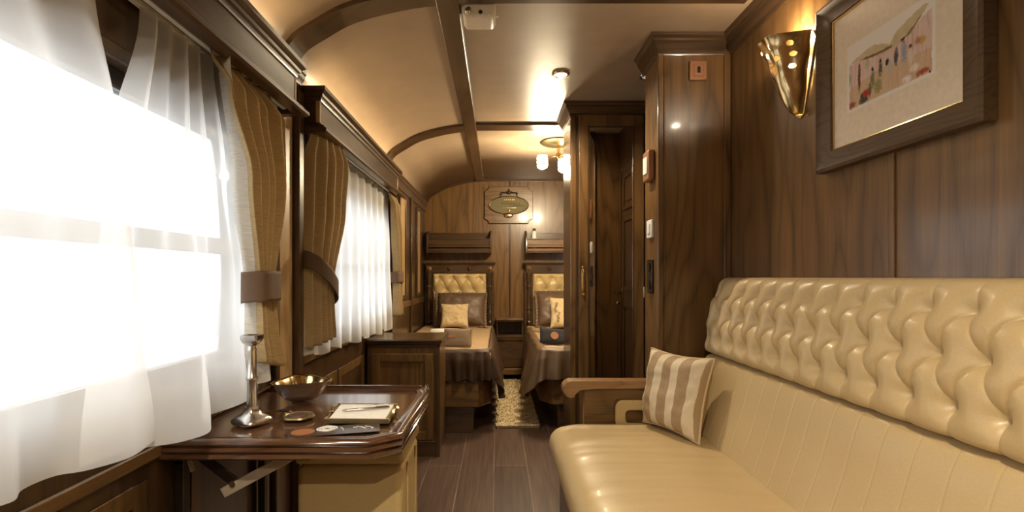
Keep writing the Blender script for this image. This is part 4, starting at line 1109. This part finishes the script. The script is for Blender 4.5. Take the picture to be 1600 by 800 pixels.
# ------------------------------------------------------------------ brass wall sconce
sc=thing('wall_sconce','brass shell-shaped wall sconce with round holes beside the framed picture','wall light',(XR,1.87,1.74))
sy,sz0,sz1=1.868,1.742,2.012
HOLES=[(.62,.87),(.82,.87),(.66,.71),(.84,.735),(.82,.59),(.50,.79),(.38,.87),(.18,.87),(.34,.71)]
def rad(v): return .010+.062*(v**.55)+.012*v*v*v
def sc_fn(u,v):
    a=PI*u; r_=rad(v); fl=1+.05*math.cos(a*6)*v+.07*nz(u*6,v*5,4)*min(1,v*3)
    return (XR-.006-r_*1.62*fl*math.sin(a)-.010*v, sy-.0+r_*math.cos(a)*fl, sz0+(sz1-sz0)*v)
def sc_skip(u,v):
    for hu,hv in HOLES:
        if ((u-hu)*PI*rad(hv))**2+((v-hv)*(sz1-sz0))**2 < .0082**2: return True
    return False
sb=MB().grid(sc_fn,150,170,skip=sc_skip); sb.build('shell',SBRASS,sc,smooth=180,solid=.002,recalc=False)
MB().prism([(sy-.022,sz0-.002),(sy+.0,sz0-.014),(sy+.022,sz0-.002),(sy+.062,sz0+.14),(sy+.078,sz0+.23),(sy+.055,sz0+.27),(sy-.075,sz0+.275),(sy-.092,sz0+.245),(sy-.062,sz0+.14)],XR-.006,XR,'x').build('back_plate',SBRASS,sc,bevel=.002)
MB().sphere((XR-.05,sy,1.93),.022,n=12,m=8).build('bulb',BULB,sc)

# ------------------------------------------------------------------ ceiling things
ab=thing('alarm_box','cream plastic alarm box with a round lens on the ceiling beside the ridge beam','alarm',(-.075,2.2,ZC))
MB().prism([(-.150,2.295),(-.147,2.255),(-.135,2.236),(-.02,2.236),(-.008,2.255),(-.005,2.295)],2.135,2.255,'y').build('case',WHITEP,ab,bevel=.010,seg=3)
MB().lathe([(0,-.014),(.009,-.013),(.014,-.008),(.016,0)],(-.120,2.136,2.262),20,'y').build('lens',CHROME,ab)
MB().lathe([(0,-.003),(.008,-.003),(.009,0)],(-.07,2.136,2.256),16,'y').build('keyhole',BLACKP,ab)
MB().box(.0-.008,.004,2.17,2.19,2.258,2.275).build('side_clip',WHITEP,ab,bevel=.002)

def lamp(kind,loc,energy,col,name,**k):
    l=bpy.data.lights.new(name,kind); l.energy=energy; l.color=col
    for a,v in k.items(): setattr(l,a,v)
    o=bpy.data.objects.new(name,l); C.objects.link(o); o.location=loc; return o
WARM=(1,.83,.60)
def downlight(x,y,lens,energy,lab):
    d=thing('downlight',lab,'ceiling light',(x,y,ZC),'recessed ceiling downlights')
    MB().lathe([(.034,-.001),(.038,-.008),(.047,-.007),(.051,-.001),(.05,.0)],(x,y,ZC-.004),32).build('ring',CHROME if energy<.5 else BRASS,d,smooth=50)
    MB().lathe([(0,-.003),(.034,-.003),(.034,.0)],(x,y,ZC-.004),28).build('lens',lens,d)
    if energy: 
        lamp('SPOT',(x,y,ZC-.012),energy,WARM,'downlight_beam',spot_size=math.radians(150),spot_blend=.8,shadow_soft_size=.03)
downlight(.358,2.89,SPOTG,80,'lit recessed downlight in the middle of the ceiling')
downlight(.862,2.92,DIMG,.3,'unlit chrome downlight over the entry, beside the bulkhead')
downlight(.05,.05,SPOTG,140,'added fill downlight above the table and sofa, out of view')  # unseen lamp, added to brighten the room
downlight(-.05,-.85,SPOTG,140,'added fill downlight behind the camera, out of view')  # second added fill lamp, outside the view

cl=thing('ceiling_lamp','lit ceiling lamp with dark round plate and glass shades in the bedroom','ceiling light',(.52,4.34,ZC))
MB().lathe([(0,0),(.15,0),(.155,-.008),(.14,-.018),(.05,-.024),(.03,-.03),(0,-.03)],(.52,4.34,ZC-.004),40).build('plate',OLDBRASS,cl,smooth=40)
MB().lathe([(0,0),(.014,0),(.014,-.07),(.03,-.085),(.03,-.105),(.012,-.12),(0,-.12)],(.52,4.34,ZC-.03),20).build('stem',BRASS,cl,smooth=40)
for i,a in enumerate((PI*1.0+.1,PI*1.0+2.2,PI*1.0+4.3)):
    dx,dy=math.cos(a),math.sin(a); px,py=.52+dx*.14,4.34+dy*.14
    A_=MB().tube([(.52+dx*.02,4.34+dy*.02,2.18),(.52+dx*.08,4.34+dy*.08,2.165),(px,py,2.185)],.006,8).build('arm',BRASS,cl)
    S=MB().lathe([(.020,.055),(.042,.05),(.045,.03),(.045,-.03),(.040,-.048),(.02,-.06),(0,-.062)],(px,py,2.125),24).build('shade',LAMPG,cl,smooth=50)
    MB().lathe([(.046,.012),(.050,.012),(.050,.006),(.046,.006)],(px,py,2.125),24).lathe([(.046,-.022),(.053,-.022),(.053,-.03),(.046,-.03)],(px,py,2.125),24).lathe([(0,.060),(.024,.060),(.024,.052),(0,.052)],(px,py,2.125),16).build('band',BRASS,S)
    lamp('POINT',(px,py,2.04),34,(1,.82,.54),'shade_glow',shadow_soft_size=.04)
lamp('POINT',(XR-.06,sy,2.03),6,WARM,'sconce_glow',shadow_soft_size=.02)

# ------------------------------------------------------------------ rug
rg=MB(); RX0,RX1,RY0,RY1=.0,.315,3.90,5.68
rr=random.Random(4)
rg.box(RX0,RX1,RY0,RY1,.001,.012)
for k in range(9000):
    x=rr.uniform(RX0-.004,RX1+.004); y=RY0+(RY1-RY0)*rr.random()**1.25-.004
    a=rr.uniform(0,2*PI); l=rr.uniform(.014,.026); w=.008; lx,ly=.6*l*math.cos(a),.6*l*math.sin(a); px_,py_=-math.sin(a)*w,math.cos(a)*w
    rg.add([(x-px_,y-py_,.010),(x+px_,y+py_,.010),(x+lx*.6+px_*.8,y+ly*.6+py_*.8,.010+l*.42),(x+lx*.6-px_*.8,y+ly*.6-py_*.8,.010+l*.42),(x+lx*1.3,y+ly*1.3,.010+l*.5)],[(0,1,2,3),(3,2,4)])
o=rg.build('rug',RUGM,smooth=0,recalc=False); tag(o,'cream shaggy runner rug between the two beds','rug')

# ------------------------------------------------------------------ world, camera, colour
w=bpy.data.worlds.new('overcast_sky'); scene.world=w; w.use_nodes=True
bg=w.node_tree.nodes['Background']; bg.inputs['Color'].default_value=(.93,.97,1,1); bg.inputs['Strength'].default_value=3.2
cam=bpy.data.cameras.new('camera'); co=bpy.data.objects.new('camera',cam); C.objects.link(co); scene.camera=co
co.location=(0,0,1.15); co.rotation_euler=(PI/2,0,0)
cam.sensor_width=36; cam.lens=18; cam.shift_x=(800-777)/1600; cam.shift_y=(433-400)/1600; cam.clip_start=.02; cam.clip_end=100
vs=scene.view_settings
vs.view_transform='Standard'; vs.look='None'; vs.exposure=.32; vs.gamma=1; vs.use_curve_mapping=False
cy=scene.cycles
cy.max_bounces=10; cy.diffuse_bounces=5; cy.glossy_bounces=5; cy.transparent_max_bounces=16; cy.transmission_bounces=6
cy.sample_clamp_indirect=6; cy.use_denoising=True; cy.blur_glossy=.5
